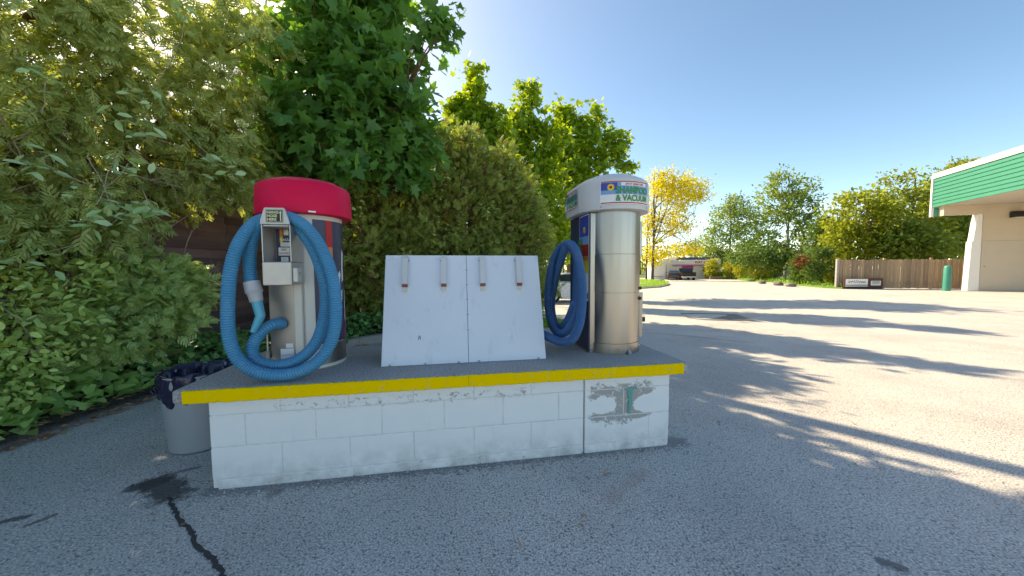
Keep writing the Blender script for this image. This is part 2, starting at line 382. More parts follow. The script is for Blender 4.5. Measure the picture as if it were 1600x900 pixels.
T_SPRIG = (np.array([(0,0,0),(.10,.4,0),(0,1,-.1),(-.10,.4,0),(.05,.3,0),(.42,.72,-.08),(.12,.62,0),(-.05,.3,0),(-.42,.72,-.08),(-.12,.62,0)], float),
           np.array([(0,1,2),(0,2,3),(4,5,6),(7,9,8)]))
def nrm(a): return a/np.maximum(np.linalg.norm(a, axis=1, keepdims=True), 1e-9)
def leaf_mesh(name, tmpl, P, D, Nn, size):
    tv, tf = tmpl; N = len(P); k = len(tv)
    y = nrm(D); x = nrm(np.cross(y, Nn)); z = np.cross(x, y)
    V = P[:,None,:]+size[:,None,None]*(x[:,None,:]*tv[None,:,0:1]+y[:,None,:]*tv[None,:,1:2]+z[:,None,:]*tv[None,:,2:3])
    Fc = (tf[None]+np.arange(N)[:,None,None]*k).reshape(-1)
    me = bpy.data.meshes.new(name); me.vertices.add(N*k); me.vertices.foreach_set('co', V.astype(np.float32).ravel())
    nf = N*len(tf); me.loops.add(nf*3); me.loops.foreach_set('vertex_index', Fc.astype(np.int32))
    me.polygons.add(nf); me.polygons.foreach_set('loop_start', np.arange(0, nf*3, 3, dtype=np.int32))
    me.update(calc_edges=True); return me
def rs(seed): return np.random.default_rng(seed)
def in_ell(g, ells, n, shell=.55):
    """points in a union of ellipsoids (cx,cy,cz,rx,ry,rz), biased to the skin"""
    wts = np.array([e[3]*e[4]*e[5] for e in ells])**.67; idx = g.choice(len(ells), n, p=wts/wts.sum()); E = np.array(ells, float)[idx]
    d = nrm(g.normal(size=(n,3))); r = shell+(1-shell)*g.random((n,1))**.7
    r = np.where(g.random((n,1)) < .22, g.random((n,1))**.5*.8, r)
    return E[:,:3]+d*r*E[:,3:], d
def clumps(g, C, per, rad):
    n = len(C)*per; c = np.repeat(C, per, axis=0); rr = np.repeat(rad*(.6+.8*g.random(len(C))), per)[:,None]
    return c+g.normal(size=(n,3))*rr*np.array([.55,.55,.42]), n
def orient(g, n, P, cen, upw=.7, droop=.35, out=.6):
    o = P-cen; o[:,2] *= .4; o = nrm(o)
    D = nrm(o*out+g.normal(size=(n,3))*.6+np.array([0,0,-droop])); Nn = nrm(g.normal(size=(n,3))*.5+np.array([0,0,upw])+o*.25)
    return D, Nn
def wiggle(p, q, n, amp, rnd, sag=0):
    p, q = Vector(p), Vector(q); L = (q-p).length; out = []
    off = Vector((0,0,0))
    for i in range(n+1):
        t = i/n; off += Vector([rnd.uniform(-1,1) for _ in range(3)])*amp*L/n
        out.append(p.lerp(q, t)+off*math.sin(PI*min(1,t*1.0))*1.0+Vector((0,0,-sag*L*4*t*(1-t))))
    return out
def skeleton(mb_t, mb_l, base, top, r, C, rnd, nl=7, twigs=60, fork=.35, bend=.05):
    base, top = Vector(base), Vector(top); spine = wiggle(base, top, 9, bend, rnd)
    spine[0] = base
    mb_t.tube([base-Vector((0,0,.1))]+spine, [r*1.5]+[r*(1.15 if i == 0 else 1-.085*i) for i in range(10)], 9)
    cen = [Vector(c) for c in C]; limbs = []
    for k in range(nl):
        c = cen[rnd.randrange(len(cen))]
        i = rnd.randint(max(2, int(9*fork)), 8); s = spine[i]
        L = wiggle(s, c, 6, .12, rnd, -.06); mb_l.tube(L, [r*.5*(1-.13*j)*(1-.05*i) for j in range(7)], 6); limbs += L
    pool = limbs+spine[4:]
    for c in rnd.sample(cen, min(twigs, len(cen))):
        b = min(pool, key=lambda q: (q-c).length+max(0, q.z-c.z)*.7)
        mb_l.tube(wiggle(b, c, 4, .15, rnd, -.03), [r*.13, r*.1, r*.08, r*.05, r*.025], 4, cap=False)
def tree(name, label, base, top_z, r, ells, nc, per, rad, tmpl, size, lm, seed, bark='bark', cat='tree', group=None, shell=.5, nl=7, twigs=60,
         upw=.7, droop=.35, lean=(0,0), singles=0, fork=.35):
    g = rs(seed); rnd = random.Random(seed); base = Vector(base)
    t = thing(name, label, cat, base, group=group)
    C, _ = in_ell(g, ells, nc, shell); P, n = clumps(g, C, per, rad); cen = np.array([base.x+lean[0], base.y+lean[1], top_z*.45])
    D, Nn = orient(g, n, P, cen, upw, droop); sz = size*(.65+.6*g.random(n))
    mt, ml = MB(), MB(); skeleton(mt, ml, base, (base.x+lean[0], base.y+lean[1], top_z*.93), r, C.tolist(), rnd, nl, twigs, fork)
    inv = -base
    for mb, nm in ((mt, 'trunk'), (ml, 'limbs')):
        o = mb.build(nm, M[bark], t, smooth=60); o.matrix_parent_inverse = Matrix.Translation(inv)
    if singles:
        d = np.linalg.norm(P-np.array([0,0,H]), axis=1)
        inview = (P[:,1] > .5) & (np.abs(P[:,0]/np.maximum(P[:,1],.1)) < 1.5) & ((P[:,2]-H)/np.maximum(P[:,1],.1) < .78)
        order = np.argsort(np.where(inview, d, 1e9))[:singles]; keep = np.ones(n, bool); keep[order] = False
        one = leaf_mesh('leaf', tmpl, np.zeros((1,3)), np.array([[0,1.,0]]), np.array([[0,0,1.]]), np.ones(1)); one.materials.append(M[lm])
        place_leaves(one, P[order], D[order], Nn[order], sz[order], t, inv)
        P, D, Nn, sz = P[keep], D[keep], Nn[keep], sz[keep]
    cr = link('crown', leaf_mesh('crown', tmpl, P, D, Nn, sz), M[lm], t); cr.matrix_parent_inverse = Matrix.Translation(inv)
    if singles: stuff(cr)
    return t
def place_leaves(one, P, D, Nn, sz, parent, inv):
    y = nrm(D); x = nrm(np.cross(y, Nn)); z = np.cross(x, y)
    for i in range(len(P)):
        o = bpy.data.objects.new('leaf', one); COL.objects.link(o); o.parent = parent
        s = sz[i]; m = Matrix(((x[i,0]*s,y[i,0]*s,z[i,0]*s,P[i,0]+inv[0]),(x[i,1]*s,y[i,1]*s,z[i,1]*s,P[i,1]+inv[1]),(x[i,2]*s,y[i,2]*s,z[i,2]*s,P[i,2]+inv[2]),(0,0,0,1)))
        o.matrix_basis = m

# ================================================================== THE SETTING
xs = sorted(set([-260,-180,-120,-80,-55,-40,-30,-22,-16,-12,-9,-7,-5.5,-4.2]+[i*1.0 for i in range(-3,20)]+[22,25,28,32,36,40,46,55,65,80,110,160,260]))
ys = sorted(set([-120,-60,-30,-15,-8,-4,-2]+[i*1.0 for i in range(0,30)]+[32,34,36,38,40,42,44,46,48,50,55,60,70,85,110,150,220,320,420]))
def sheet(name, m, dz, cond, mn=None):
    idx = {}; mb = MB()
    for i in range(len(xs)-1):
        for j in range(len(ys)-1):
            if cond((xs[i]+xs[i+1])/2, (ys[j]+ys[j+1])/2):
                q = []
                for a_, b_ in ((i,j),(i+1,j),(i+1,j+1),(i,j+1)):
                    if (a_,b_) not in idx: idx[a_,b_] = len(mb.v); mb.v.append((xs[a_], ys[b_], gz(xs[a_], ys[b_])+dz))
                    q.append(idx[a_,b_])
                mb.f.append(q)
    return struct(mb.build(name, m, smooth=60))
sheet('ground', M['earth'], -.03, lambda x, y: True)
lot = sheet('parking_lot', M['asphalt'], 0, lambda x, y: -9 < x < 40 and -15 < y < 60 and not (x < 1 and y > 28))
# crack running from the stain to the frame's edge
rnd = random.Random(5)
mb = MB(); pts = [(262,778),(268,790),(276,800),(280,812),(296,828),(302,842),(312,858),(328,868),(338,880),(346,895),(352,912),(350,935)]
def ribbon(mb, pts, wd, z=.004, sub=4):
    L = []
    for i in range(len(pts)-1):
        p, q = gnd(*pts[i]), gnd(*pts[i+1])
        for k in range(sub): L.append(p.lerp(q, k/sub)+Vector((rnd.uniform(-1,1), rnd.uniform(-1,1), 0))*wd*.35)
    L.append(gnd(*pts[-1])); n0 = len(mb.v)
    for i, p in enumerate(L):
        d = (L[min(i+1,len(L)-1)]-L[max(0,i-1)]); d.z = 0; d.normalize(); n = Vector((-d.y, d.x, 0))
        e = (.35 if i in (0, len(L)-1) else 1)
        mb.v += [tuple(p+n*wd*e*rnd.uniform(.3,.75)+Vector((0,0,z))), tuple(p-n*wd*e*rnd.uniform(.3,.75)+Vector((0,0,z)))]
        if i: a_ = n0+2*i; mb.f.append((a_-2, a_-1, a_+1, a_))
ribbon(mb, pts, .019); mb.build('crack', M['crack'], lot)
mb = MB(); ribbon(mb, [(1003,520),(1060,524),(1120,530),(1180,536)], .02, .004); mb.build('crack', M['crack'], lot)
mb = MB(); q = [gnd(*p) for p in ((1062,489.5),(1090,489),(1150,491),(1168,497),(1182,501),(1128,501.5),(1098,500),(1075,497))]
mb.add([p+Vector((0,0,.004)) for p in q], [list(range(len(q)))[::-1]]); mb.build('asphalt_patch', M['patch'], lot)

# planting bed behind the island, with its kerb
edge = [(-3.95,-2.0),(-3.85,1.0),(-3.84,2.4),(-3.80,3.4),(-3.55,4.5),(-2.98,5.55),(-2.45,6.3),(-1.6,6.66),(-.6,6.8),(.65,6.88),(1.15,7.0),(1.38,7.4),(1.3,8.0),(.8,8.45),(-.2,8.9),(-1.5,9.6),(-2.5,11),(-3,14),(-3.2,17)]
def smooth_poly(p, k=4):
    out = []
    for i in range(len(p)-1):
        a_, b_, c_, d_ = p[max(i-1,0)], p[i], p[i+1], p[min(i+2,len(p)-1)]
        for j in range(k):
            t = j/k; out.append(tuple(.5*((2*b_[m])+(-a_[m]+c_[m])*t+(2*a_[m]-5*b_[m]+4*c_[m]-d_[m])*t*t+(-a_[m]+3*b_[m]-3*c_[m]+d_[m])*t**3) for m in range(len(b_))))
    return out+[tuple(p[-1])]
es = smooth_poly(edge)
bed = MB(); n = len(es)
gb = [(x, y, gz(x, y)+.075) for x, y in es]; far = [(-9.5, y, gz(-9.5, y)+.16) for x, y in es]
bed.add(gb+far, [(i, i+1, n+i+1, n+i) for i in range(n-1)])
struct(bed.build('planting_bed', M['soil'], smooth=60))
kerb = thing('kerb', 'low concrete kerb edging the bed behind the island', 'kerb', (-2.45,6.3,0)); acc = 0; seg = []
kp = [p for p in es if p[1] > 4.4 or p[1] < 0]; kp = [p for p in es if 4.4 < p[1] < 12]
inv = Matrix.Translation((2.45,-6.3,0))
for i in range(0, len(kp)-1, 3):
    c = kp[i:i+4]
    if len(c) < 2: break
    mbk = MB(); sec = []
    for j, p in enumerate(c):
        d = Vector((c[min(j+1,len(c)-1)][0]-c[max(j-1,0)][0], c[min(j+1,len(c)-1)][1]-c[max(j-1,0)][1], 0)).normalized(); nn = Vector((d.y, -d.x, 0))
        sh = .006 if j == 0 else (-.006 if j == len(c)-1 else 0)
        b = Vector((p[0], p[1], gz(*p)))+d*sh
        sec.append([b+nn*.07+Vector((0,0,-.05)), b+nn*.06+Vector((0,0,.115)), b+nn*.04+Vector((0,0,.135)), b-nn*.08+Vector((0,0,.135)), b-nn*.08+Vector((0,0,-.05))])
    v = [p for s in sec for p in s]; f = []
    for j in range(len(sec)-1):
        for k in range(5): f.append((j*5+k, (j+1)*5+k, (j+1)*5+(k+1)%5, j*5+(k+1)%5))
    f += [[0,1,2,3,4], [(len(sec)-1)*5+k for k in (4,3,2,1,0)]]
    o = mbk.add(v, f).build('kerb_stone', M['kerb'], kerb); o.matrix_parent_inverse = inv

# right side: grass verge, island with lawn
def slab_poly(name, m, pts, z0, z1, struct_=True):
    v = [(p.x, p.y, p.z+z0) for p in pts]+[(p.x, p.y, p.z+z1) for p in pts]; n = len(pts)
    mb = MB().add(v, [list(range(n,2*n))]+[(i,(i+1)%n,n+(i+1)%n,n+i) for i in range(n)])
    o = mb.build(name, m); return struct(o) if struct_ else o
ip = [gnd(*p) for p in ((960,452),(1000,451.5),(1030,449.5),(1044,446.5),(1046,444),(1036,441.5),(1018,439),(985,437.6),(950,437.6))]
slab_poly('lawn_island_kerb', M['kerb'], ip, -.2, .10)
ic = sum(ip, Vector())/len(ip)
slab_poly('lawn_island', M['lawn'], [ic+(p-ic)*.975 for p in ip], .0, .135)
vp = [gnd(*p) for p in ((1100,434.5),(1150,436.5),(1195,441),(1240,446),(1285,450),(1316,451.5),(1330,447.5),(1330,440),(1260,434),(1150,430.5))]
slab_poly('grass_verge', M['lawn'], vp, -.2, .09)
def grass(name, poly, n, hgt, seed, z=.1):
    g = rs(seed); P = []
    xs_ = [p.x for p in poly]; ys_ = [p.y for p in poly]
    def inside(x, y):
        c = False; m = len(poly)
        for i in range(m):
            a_, b_ = poly[i], poly[i-1]
            if (a_.y > y) != (b_.y > y) and x < (b_.x-a_.x)*(y-a_.y)/(b_.y-a_.y)+a_.x: c = not c
        return c
    while len(P) < n:
        x, y = g.uniform(min(xs_), max(xs_)), g.uniform(min(ys_), max(ys_))
        if inside(x, y): P.append((x, y, gz(x, y)+z))
    P = np.array(P); D = nrm(g.normal(size=(n,3))*.45+np.array([0,0,1])); Nn = nrm(g.normal(size=(n,3)))
    me = leaf_mesh(name, T_BLADE, P, D, Nn, hgt*(.5+g.random(n))); return stuff(link(name, me, M['grass']))
o = grass('grass', ip, 9000, .16, 1, .12); tag(o, 'bright lawn grass on the kerbed island under the yellow tree', 'grass')
o = grass('grass', vp, 9000, .25, 2, .08); tag(o, 'grass verge along the far shrubs', 'grass')
o = grass('grass', [Vector((x,y,0)) for x, y in ((.2,7.05),(.9,7.1),(1.22,7.45),(1.15,7.95),(.7,8.3),(0,8.6),(-.2,7.4))], 5000, .10, 3, .08)
tag(o, 'small grass patch on the bed tip behind the blue hose', 'grass')

# ================================================================== ISLAND
isl = thing('vacuum_island', 'white painted block island with yellow edged concrete top', 'island', (OX,OY,0), TH)
def block_paint():
    t = NT('peeling_white_paint'); co = t.coord(isl); x = t.xyz(co)
    w1 = t.noise(co, 5, 5); paint = t.mix(w1, (.80,.785,.76), (.88,.865,.84))
    grey = t.mix(t.noise(co, 120, 3, .8), (.27,.255,.235), (.52,.495,.46))
    nz = t.noise(t.mapping(co, (1,1,1.6)), 13, 6, .75); fine = t.noise(co, 55, 4, .7)
    nn = t.math('ADD', t.math('MULTIPLY', nz, .72), t.math('MULTIPLY', fine, .28))
    def band(v, lo, hi, s):
        return t.math('MULTIPLY', t.math('MULTIPLY_ADD', v, 1/s, -lo/s, clamp=True), t.math('MULTIPLY_ADD', v, -1/s, hi/s, clamp=True))
    a1 = t.math('MULTIPLY', band(x[2], .425, .545, .03), band(x[0], -.12, 2.1, .3))
    def ell(cx, cz, rx, rz):
        a_ = t.math('DIVIDE', t.math('SUBTRACT', x[0], cx), rx); b_ = t.math('DIVIDE', t.math('SUBTRACT', x[2], cz), rz)
        d = t.math('ADD', t.math('MULTIPLY', a_, a_), t.math('MULTIPLY', b_, b_)); return t.math('MULTIPLY_ADD', d, 1.1, -.45, clamp=True)
    a2 = t.math('MULTIPLY', band(x[2], .10, .60, .14), band(x[0], 2.12, 2.86, .16))
    for q_ in ((2.335,.345,.10,.06),(2.715,.335,.13,.07),(2.74,.15,.15,.09),(2.24,.13,.10,.08),(2.46,.09,.2,.05)): a2 = t.math('MULTIPLY', a2, ell(*q_))
    a3 = band(x[2], -.02, .09, .03)
    a4 = t.math('MULTIPLY', band(x[2], .08, .2, .05), band(x[0], 1.0, 1.25, .08))
    thr = t.math('SUBTRACT', .775, t.math('ADD', t.math('ADD', t.math('MULTIPLY', a1, .25), t.math('MULTIPLY', a2, .37)), t.math('ADD', t.math('MULTIPLY', a3, .2), t.math('MULTIPLY', a4, .13))))
    peel = t.math('MULTIPLY', t.math('SUBTRACT', nn, thr), 16, clamp=True)
    c = t.mix(peel, paint, grey)
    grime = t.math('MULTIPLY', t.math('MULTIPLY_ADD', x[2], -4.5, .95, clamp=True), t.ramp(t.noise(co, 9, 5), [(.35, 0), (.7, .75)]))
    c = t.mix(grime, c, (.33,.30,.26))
    st = t.noise(t.mapping(co, (3,3,.5)), 4, 4); c = t.mix(t.ramp(st, [(.62, 0), (.85, .22)]), c, (.5,.47,.42))
    t.col(c); t.set(Roughness=.72)
    t.bump(t.math('ADD', t.math('MULTIPLY', t.noise(co, 150, 3), .25), t.math('MULTIPLY', peel, -.35)), .5, .004)
    return t.m
M['block'] = block_paint()
ZB, ZT0, ZT1 = .062, .563, .644
XL, XR, DB = -.194, 2.870, .90
rb = random.Random(3); cache = {}
def blk(x0, x1, y0, y1, z0, z1):
    g = .0055; sx, sy, sz = x1-x0-g, y1-y0-g, z1-z0-g; k = (round(sx,3), round(sy,3), round(sz,3))
    if k not in cache: cache[k] = MB().box(-sx/2,sx/2,-sy/2,sy/2,-sz/2,sz/2).mesh('block', bevel=.005, seg=2)
    o = link('block', cache[k], M['block'], isl, ((x0+x1)/2, (y0+y1)/2+rb.uniform(-.0012,.0012), (z0+z1)/2)); return o
rows = [(ZB, ZB+.2, [XL,.2,.6,1.0,1.4,1.8,2.188]), (ZB+.2, ZB+.4, [XL,0,.4,.8,1.2,1.6,2.0,2.188]), (ZB+.4, ZT0, [XL,.2,.6,1.0,1.4,1.8,2.188])]
rts = [[2.196,2.70,XR],[2.196,2.50,XR],[2.196,XR]]
for (z0, z1, jx), jr in zip(rows, rts):
    for seq in (jx, jr):
        for a_, b_ in zip(seq[:-1], seq[1:]): blk(a_, b_, 0, .19, z0, z1); blk(a_, b_, DB-.19, DB, z0, z1)
    for xa, xb in ((XL, XL+.19), (XR-.19, XR)):
        for ya, yb in ((.19,.45),(.45,DB-.19)): blk(xa, xb, ya, yb, z0, z1)
M['mortar'] = mat('mortar', (.70,.68,.65), .85, var=.25, scale=14)
box('core', M['mortar'], isl, XL+.006, XR-.006, .0062, DB-.006, .01, ZT0-.001)
for a_, b_ in ((XL+.03,.62),(.62,1.44),(1.44,2.187),(2.197,XR-.008)):
    box('footing', M['block'], isl, a_, b_-.002, .0015, .2, -.03, ZB-.003, bevel=.006)
# concrete top
SL, SR, SF, SB = -.345, 2.985, -.062, .985
def slab_mesh():
    bm = bmesh.new(); nx, ny = 60, 20; g = rs(4)
    me = MB().box(SL, SR, SF+.012, SB, ZT0, ZT1).mesh('slab', bevel=.016, seg=3, smooth=50); return me
link('slab', slab_mesh(), M['concrete'], isl)
def chipped_yellow():
    t = NT('yellow_edge_paint'); co = t.coord(isl); n1 = t.noise(co, 3, 5); n2 = t.noise(co, 38, 5, .75)
    c = t.mix(n1, (1,.55,.002), (1,.64,.005)); c = t.mix(t.ramp(n2, [(.60, 0), (.65, .85)]), c, (.45,.40,.33))
    c = t.mix(t.ramp(t.noise(t.mapping(co,(1,1,5)), 8, 4), [(.62, 0), (.8, .5)]), c, (.62,.30,.01))
    t.col(c); t.set(Roughness=.6); t.b.inputs['Specular IOR Level'].default_value = .2; t.bump(n2, .25, .003); return t.m
M['yellow_edge'] = chipped_yellow()
XS = 1.365
for a_, b_ in ((SL+.065, XS-.001), (XS+.001, SR-.05)):
    nn_ = int((b_-a_)/.02); mbe = MB(); re_ = random.Random(int(a_*10)+7)
    for i_ in range(nn_+1):
        x_ = a_+(b_-a_)*i_/nn_; j1, j2, j3 = re_.uniform(-.0012,.0012), re_.uniform(-.0022,.0014), re_.uniform(-.0014,.0026)
        c_ = .004+(.006 if re_.random() < .06 else 0)+re_.uniform(0,.0015)
        mbe.v += [(x_,SF+.0135,ZT0+.001+j3),(x_,SF-.004+c_+j1,ZT0+.001+j3),(x_,SF-.004+j1,ZT0+.001+c_+j3),(x_,SF-.004+j1,ZT1-.0015-c_+j2),(x_,SF-.004+c_+j1,ZT1-.0015+j2),(x_,SF+.0135,ZT1-.0015+j2)]
        if i_: k_ = 6*i_; mbe.f += [(k_-6+q_, k_-6+(q_+1)%6, k_+(q_+1)%6, k_+q_) for q_ in range(6)]
    mbe.f += [[0,5,4,3,2,1], [6*nn_+q_ for q_ in range(6)]]
    mbe.build('yellow_edge', M['yellow_edge'], isl, smooth=35)
# green paint mark and little relief
mb = MB(); g = rs(9)
pts = [(2.505,.462),(2.60,.466),(2.598,.452),(2.565,.447),(2.560,.36),(2.552,.272),(2.532,.27),(2.535,.36),(2.528,.45),(2.508,.453)]
mb.add([(p[0],-.0045,p[1]) for p in pts]+[(p[0],-.002,p[1]) for p in pts], [list(range(10))[::-1]]+[(i,(i+1)%10,10+(i+1)%10,10+i) for i in range(10)])
mb.build('paint_mark', M['teal_print'], isl)
box('control_joint', M['steel_dark'], isl, 2.189, 2.195, .003, .03, .0, ZT0-.002)

# ------------------------------------------------------------------ text helper
def text_mb(body, size, fn, align='CENTER', bold=.012, squeeze=1.0, res=2):
    cu = bpy.data.curves.new('t', 'FONT'); cu.body = body; cu.size = size; cu.align_x = align; cu.offset = bold*size; cu.resolution_u = res
    o = bpy.data.objects.new('t', cu); COL.objects.link(o); dg = bpy.context.evaluated_depsgraph_get(); dg.update()
    me = o.evaluated_get(dg).to_mesh(); mb = MB()
    mb.add([fn(v.co.x*squeeze, v.co.y) for v in me.vertices], [list(p.vertices) for p in me.polygons])
    o.evaluated_get(dg).to_mesh_clear(); bpy.data.objects.remove(o); bpy.data.curves.remove(cu); return mb
def patch(fn, u0, u1, v0, v1, nu=1, nv=1):
    mb = MB()
    for j in range(nv+1):
        for i in range(nu+1): mb.v.append(fn(u0+(u1-u0)*i/nu, v0+(v1-v0)*j/nv))
    for j in range(nv):
        for i in range(nu): k = j*(nu+1)+i; mb.f.append((k, k+1, k+nu+2, k+nu+1))
    return mb
def poly_patch(fn, pts): return MB().add([fn(*p) for p in pts], [list(range(len(pts)))])

# hose ----------------------------------------------------------------
def catmull(P, k=12):
    out = []; P = [Vector(p) for p in P]
    for i in range(len(P)-1):
        a_, b_, c_, d_ = P[max(i-1,0)], P[i], P[i+1], P[min(i+2,len(P)-1)]
        for j in range(k):
            t = j/k; out.append(.5*(2*b_+(c_-a_)*t+(2*a_-5*b_+4*c_-d_)*t*t+(3*b_-a_-3*c_+d_)*t**3))
    return out+[P[-1]]
def corrugated(P, r, pitch, n=16):
    C = catmull(P, 16); L = [0]
    for i in range(1, len(C)): L.append(L[-1]+(C[i]-C[i-1]).length)
    m = int(L[-1]/pitch*4); pts = []; rad = []; j = 0
    for i in range(m+1):
        s = L[-1]*i/m
        while j < len(L)-2 and L[j+1] < s: j += 1
        t = (s-L[j])/max(1e-9, L[j+1]-L[j]); pts.append(C[j].lerp(C[j+1], min(1,t))); rad.append(r*(1, .98, .86, .98)[i % 4])
    return MB().tube(pts, rad, n)

# ------------------------------------------------------------------ left vacuum (crimson cap)
LX, LD, RAD = .202, .487, .239
vac = thing('vacuum_station', 'car vacuum cylinder with crimson cap and blue hose looped on its front', 'vacuum', PW(LX, LD, ZT1), TH)
zl = lambda z: z-ZT1
MB().lathe([(RAD+.004,0),(RAD+.004,.02),(RAD,.025),(RAD,1.12),(RAD-.01,1.13)], 64).build('body', M['cream'], vac, smooth=40)
def cyl(r, c=(0,0)):
    return lambda ph, z: (c[0]+r*math.sin(R(ph)), c[1]-r*math.cos(R(ph)), z)
c1 = cyl(RAD+.0025); c2 = cyl(RAD+.004); c3 = cyl(RAD+.0055)
patch(c1, 30, 175, .17, 1.045, 40).build('wrap', M['navy'], vac, smooth=60)
patch(c1, 33, 175, .004, .165, 40).build('kick_plate', M['steel_dark'], vac, smooth=60)
box('latch', M['cream'], vac, RAD*math.sin(R(28))-.02, RAD*math.sin(R(28))+.02, -RAD*math.cos(R(28))-.012, -RAD*math.cos(R(28))+.02, .004, .06, bevel=.004)
patch(c2, 50, 62, .86, 1.045, 6).build('stripe', M['red'], vac); patch(c2, 50, 62, .73, .858, 6).build('stripe', M['orange'], vac); patch(c2, 50, 62, .60, .728, 6).build('stripe', M['yellow_print'], vac)
for ph, z, pts in ((76,.62,[(-6,-.05),(-1,-.075),(3,-.05),(2,0),(5,.04),(1,.07),(-4,.03)]),(88,.7,[(-4,-.1),(3,-.08),(2,.02),(5,.12),(0,.15),(-3,.05)]),(80,.5,[(-3,-.06),(4,-.03),(6,.05),(0,.03)]),
                   (40,.33,[(-4,-.03),(3,-.01),(4,.07),(1,.05)]),(58,.23,[(-9,-.035),(2,.0),(9,.08),(4,.06)]),(36,.20,[(-7,-.02),(-2,-.02),(3,.07),(-1,.05)]),(96,.42,[(-3,-.12),(2,-.08),(3,.1),(-1,.14)])):
    poly_patch(c2, [(ph+a_, z+b_) for a_, b_ in pts]).build('white_flash', M['white'], vac)
poly_patch(c2, [(86,.16),(104,.17),(104,.42),(98,.36),(92,.26)]).build('pink_flash', M['pink'], vac)
# cap
cr = .305; cz = 1.075
MB().lathe([(cr-.02,cz),(cr,cz+.004),(cr+.004,cz+.03),(cr+.002,cz+.10),(cr-.004,cz+.195),(cr-.012,cz+.212),(cr-.035,cz+.226),(cr*.72,cz+.25),(cr*.4,cz+.268),(cr*.15,cz+.276),(0,cz+.277)], 72).build('cap', M['red_cap'], vac, smooth=50)
patch(lambda u, v: ((cr+.0065)*math.sin(R(u)), -(cr+.0065)*math.cos(R(u)), v), 24, 32, cz+.006, cz+.016, 4).build('cap_screw', M['white'], vac)
# recessed lower front panel, service strip, pipe
fy = -RAD-.004                          # panel plane (local y)
box('front_panel', M['steel_dark'], vac, -.155, .005, fy, -.12, .004, .64, bevel=.003)
box('service_strip', M['cream'], vac, .006, .055, fy-.02, -.1, .004, .64, bevel=.004)
box('door_edge', M['alu'], vac, .0575, .0625, fy+.006, -.15, .004, 1.0)
box('notice_sticker', M['white'], vac, -.095, -.012, fy-.0022, fy-.0005, .05, .16); box('notice_sticker', M['white'], vac, -.06, -.015, fy-.0022, fy-.0005, .165, .195)
for zz in (.085, .115): box('sticker_line', M['steel_dark'], vac, -.09, -.017, fy-.0032, fy-.0022, zz, zz+.003)
MB().tube([(-.17,fy-.01,.02),(-.17,fy-.01,.33)], .006, 8).build('lock_rod', M['alu'], vac); box('rod_clip', M['steel_dark'], vac, -.182, -.155, fy-.02, fy+.03, .10, .15, bevel=.003)
# coin head: box with window, drawer, lock box, bracket over it
bx0, bx1, by0, by1 = -.092, .073, -.437, fy-.002
z_b0, z_b1, z_w1, z_t = zl(1.245), zl(1.392), zl(1.622), zl(1.725)
box('coin_drawer', M['alu'], vac, bx0, bx1, by0, by1, z_b0, z_b1, bevel=.005)
hood = MB(); t = .006
hood.box(bx0, bx0+t, by0+.012, by1, z_b1+.001, z_w1); hood.box(bx1-t, bx1, by0+.012, by1, z_b1+.001, z_w1); hood.box(bx0+t, bx1-t, by1-.02, by1, z_b1+.001, z_w1)
hood.build('meter_housing', M['alu'], vac)
hk = MB(); a_ = .032
sec = [(bx0-.003,z_w1),(bx1+.003,z_w1),(bx1-.002,z_w1+.03),(bx1-a_+.008,z_t-.004),(bx1-a_,z_t),(bx0+a_,z_t),(bx0+a_-.008,z_t-.004),(bx0+.002,z_w1+.03)]
n = len(sec); v = [(p[0],by0,p[1]) for p in sec]+[(p[0],by0+.012,p[1]) for p in sec]
hk.add(v, [list(range(n)), list(range(n,2*n))[::-1]]+[(i,n+i,n+(i+1)%n,(i+1)%n) for i in range(n)])
hk.box(bx0+.01, bx1-.01, by0+.013, by1, z_w1-.012, z_w1-.001)
hk.build('hose_bracket', M['alu'], vac, bevel=.003)
fl = lambda y: (lambda x, z: (x, y, z))
patch(fl(by0-.002), bx0+.035, bx1-.033, z_w1+.012, z_t-.012).build('bracket_sign', M['black'], vac)
for x0_, x1_, y0_, y1_ in ((bx0+.037,bx1-.035,z_t-.0165,z_t-.0145),(bx0+.037,bx1-.035,z_w1+.0145,z_w1+.0165),(bx0+.037,bx0+.039,z_w1+.0165,z_t-.0165),(bx1-.037,bx1-.035,z_w1+.0165,z_t-.0165)):
    patch(fl(by0-.003), x0_, x1_, y0_, y1_).build('sign_border', M['pale'], vac)
for i, wd in enumerate(('HANG','HOSE','HERE')):
    text_mb(wd, .022, lambda x, z, i=i: (bx0+.042+x, by0-.0035, z_t-.037-.0215*i+z), 'LEFT', .03, 1.05).build('lettering', M['pale'], vac)
ax = bx1-.046
poly_patch(fl(by0-.0035), [(ax-.003,z_w1+.02),(ax+.003,z_w1+.02),(ax+.003,z_t-.034),(ax+.008,z_t-.034),(ax,z_t-.02),(ax-.008,z_t-.034),(ax-.003,z_t-.034)]).build('arrow', M['pale'], vac)
# meter face behind the window opening
my = by1-.0225; px = fl(my); pq = fl(my-.0015)
patch(px, bx0+.008, bx1-.008, z_b1+.002, z_w1-.001).build('meter_face', M['navy'], vac)
patch(pq, bx0+.032, bx0+.05, z_w1-.06, z_w1-.002).build('face_stripe', M['orange'], vac); patch(pq, bx0+.032, bx0+.05, z_w1-.10, z_w1-.061).build('face_stripe', M['yellow_print'], vac)
patch(pq, bx1-.032, bx1-.014, z_w1-.045, z_w1-.002).build('face_stripe', M['red'], vac); patch(pq, bx1-.032, bx1-.012, z_w1-.19, z_w1-.125).build('face_stripe', M['teal_print'], vac)
MB().box(bx0+.062, bx0+.097, my-.02, my-.001, z_w1-.055, z_w1-.012).build('meter', M['steel_dark'], vac, bevel=.003)
MB().lathe([(0,-.006),(.016,-.005),(.017,-.001)], 20, (bx1-.026, my-.002, z_w1-.07), 'y').build('dial', M['alu'], vac)
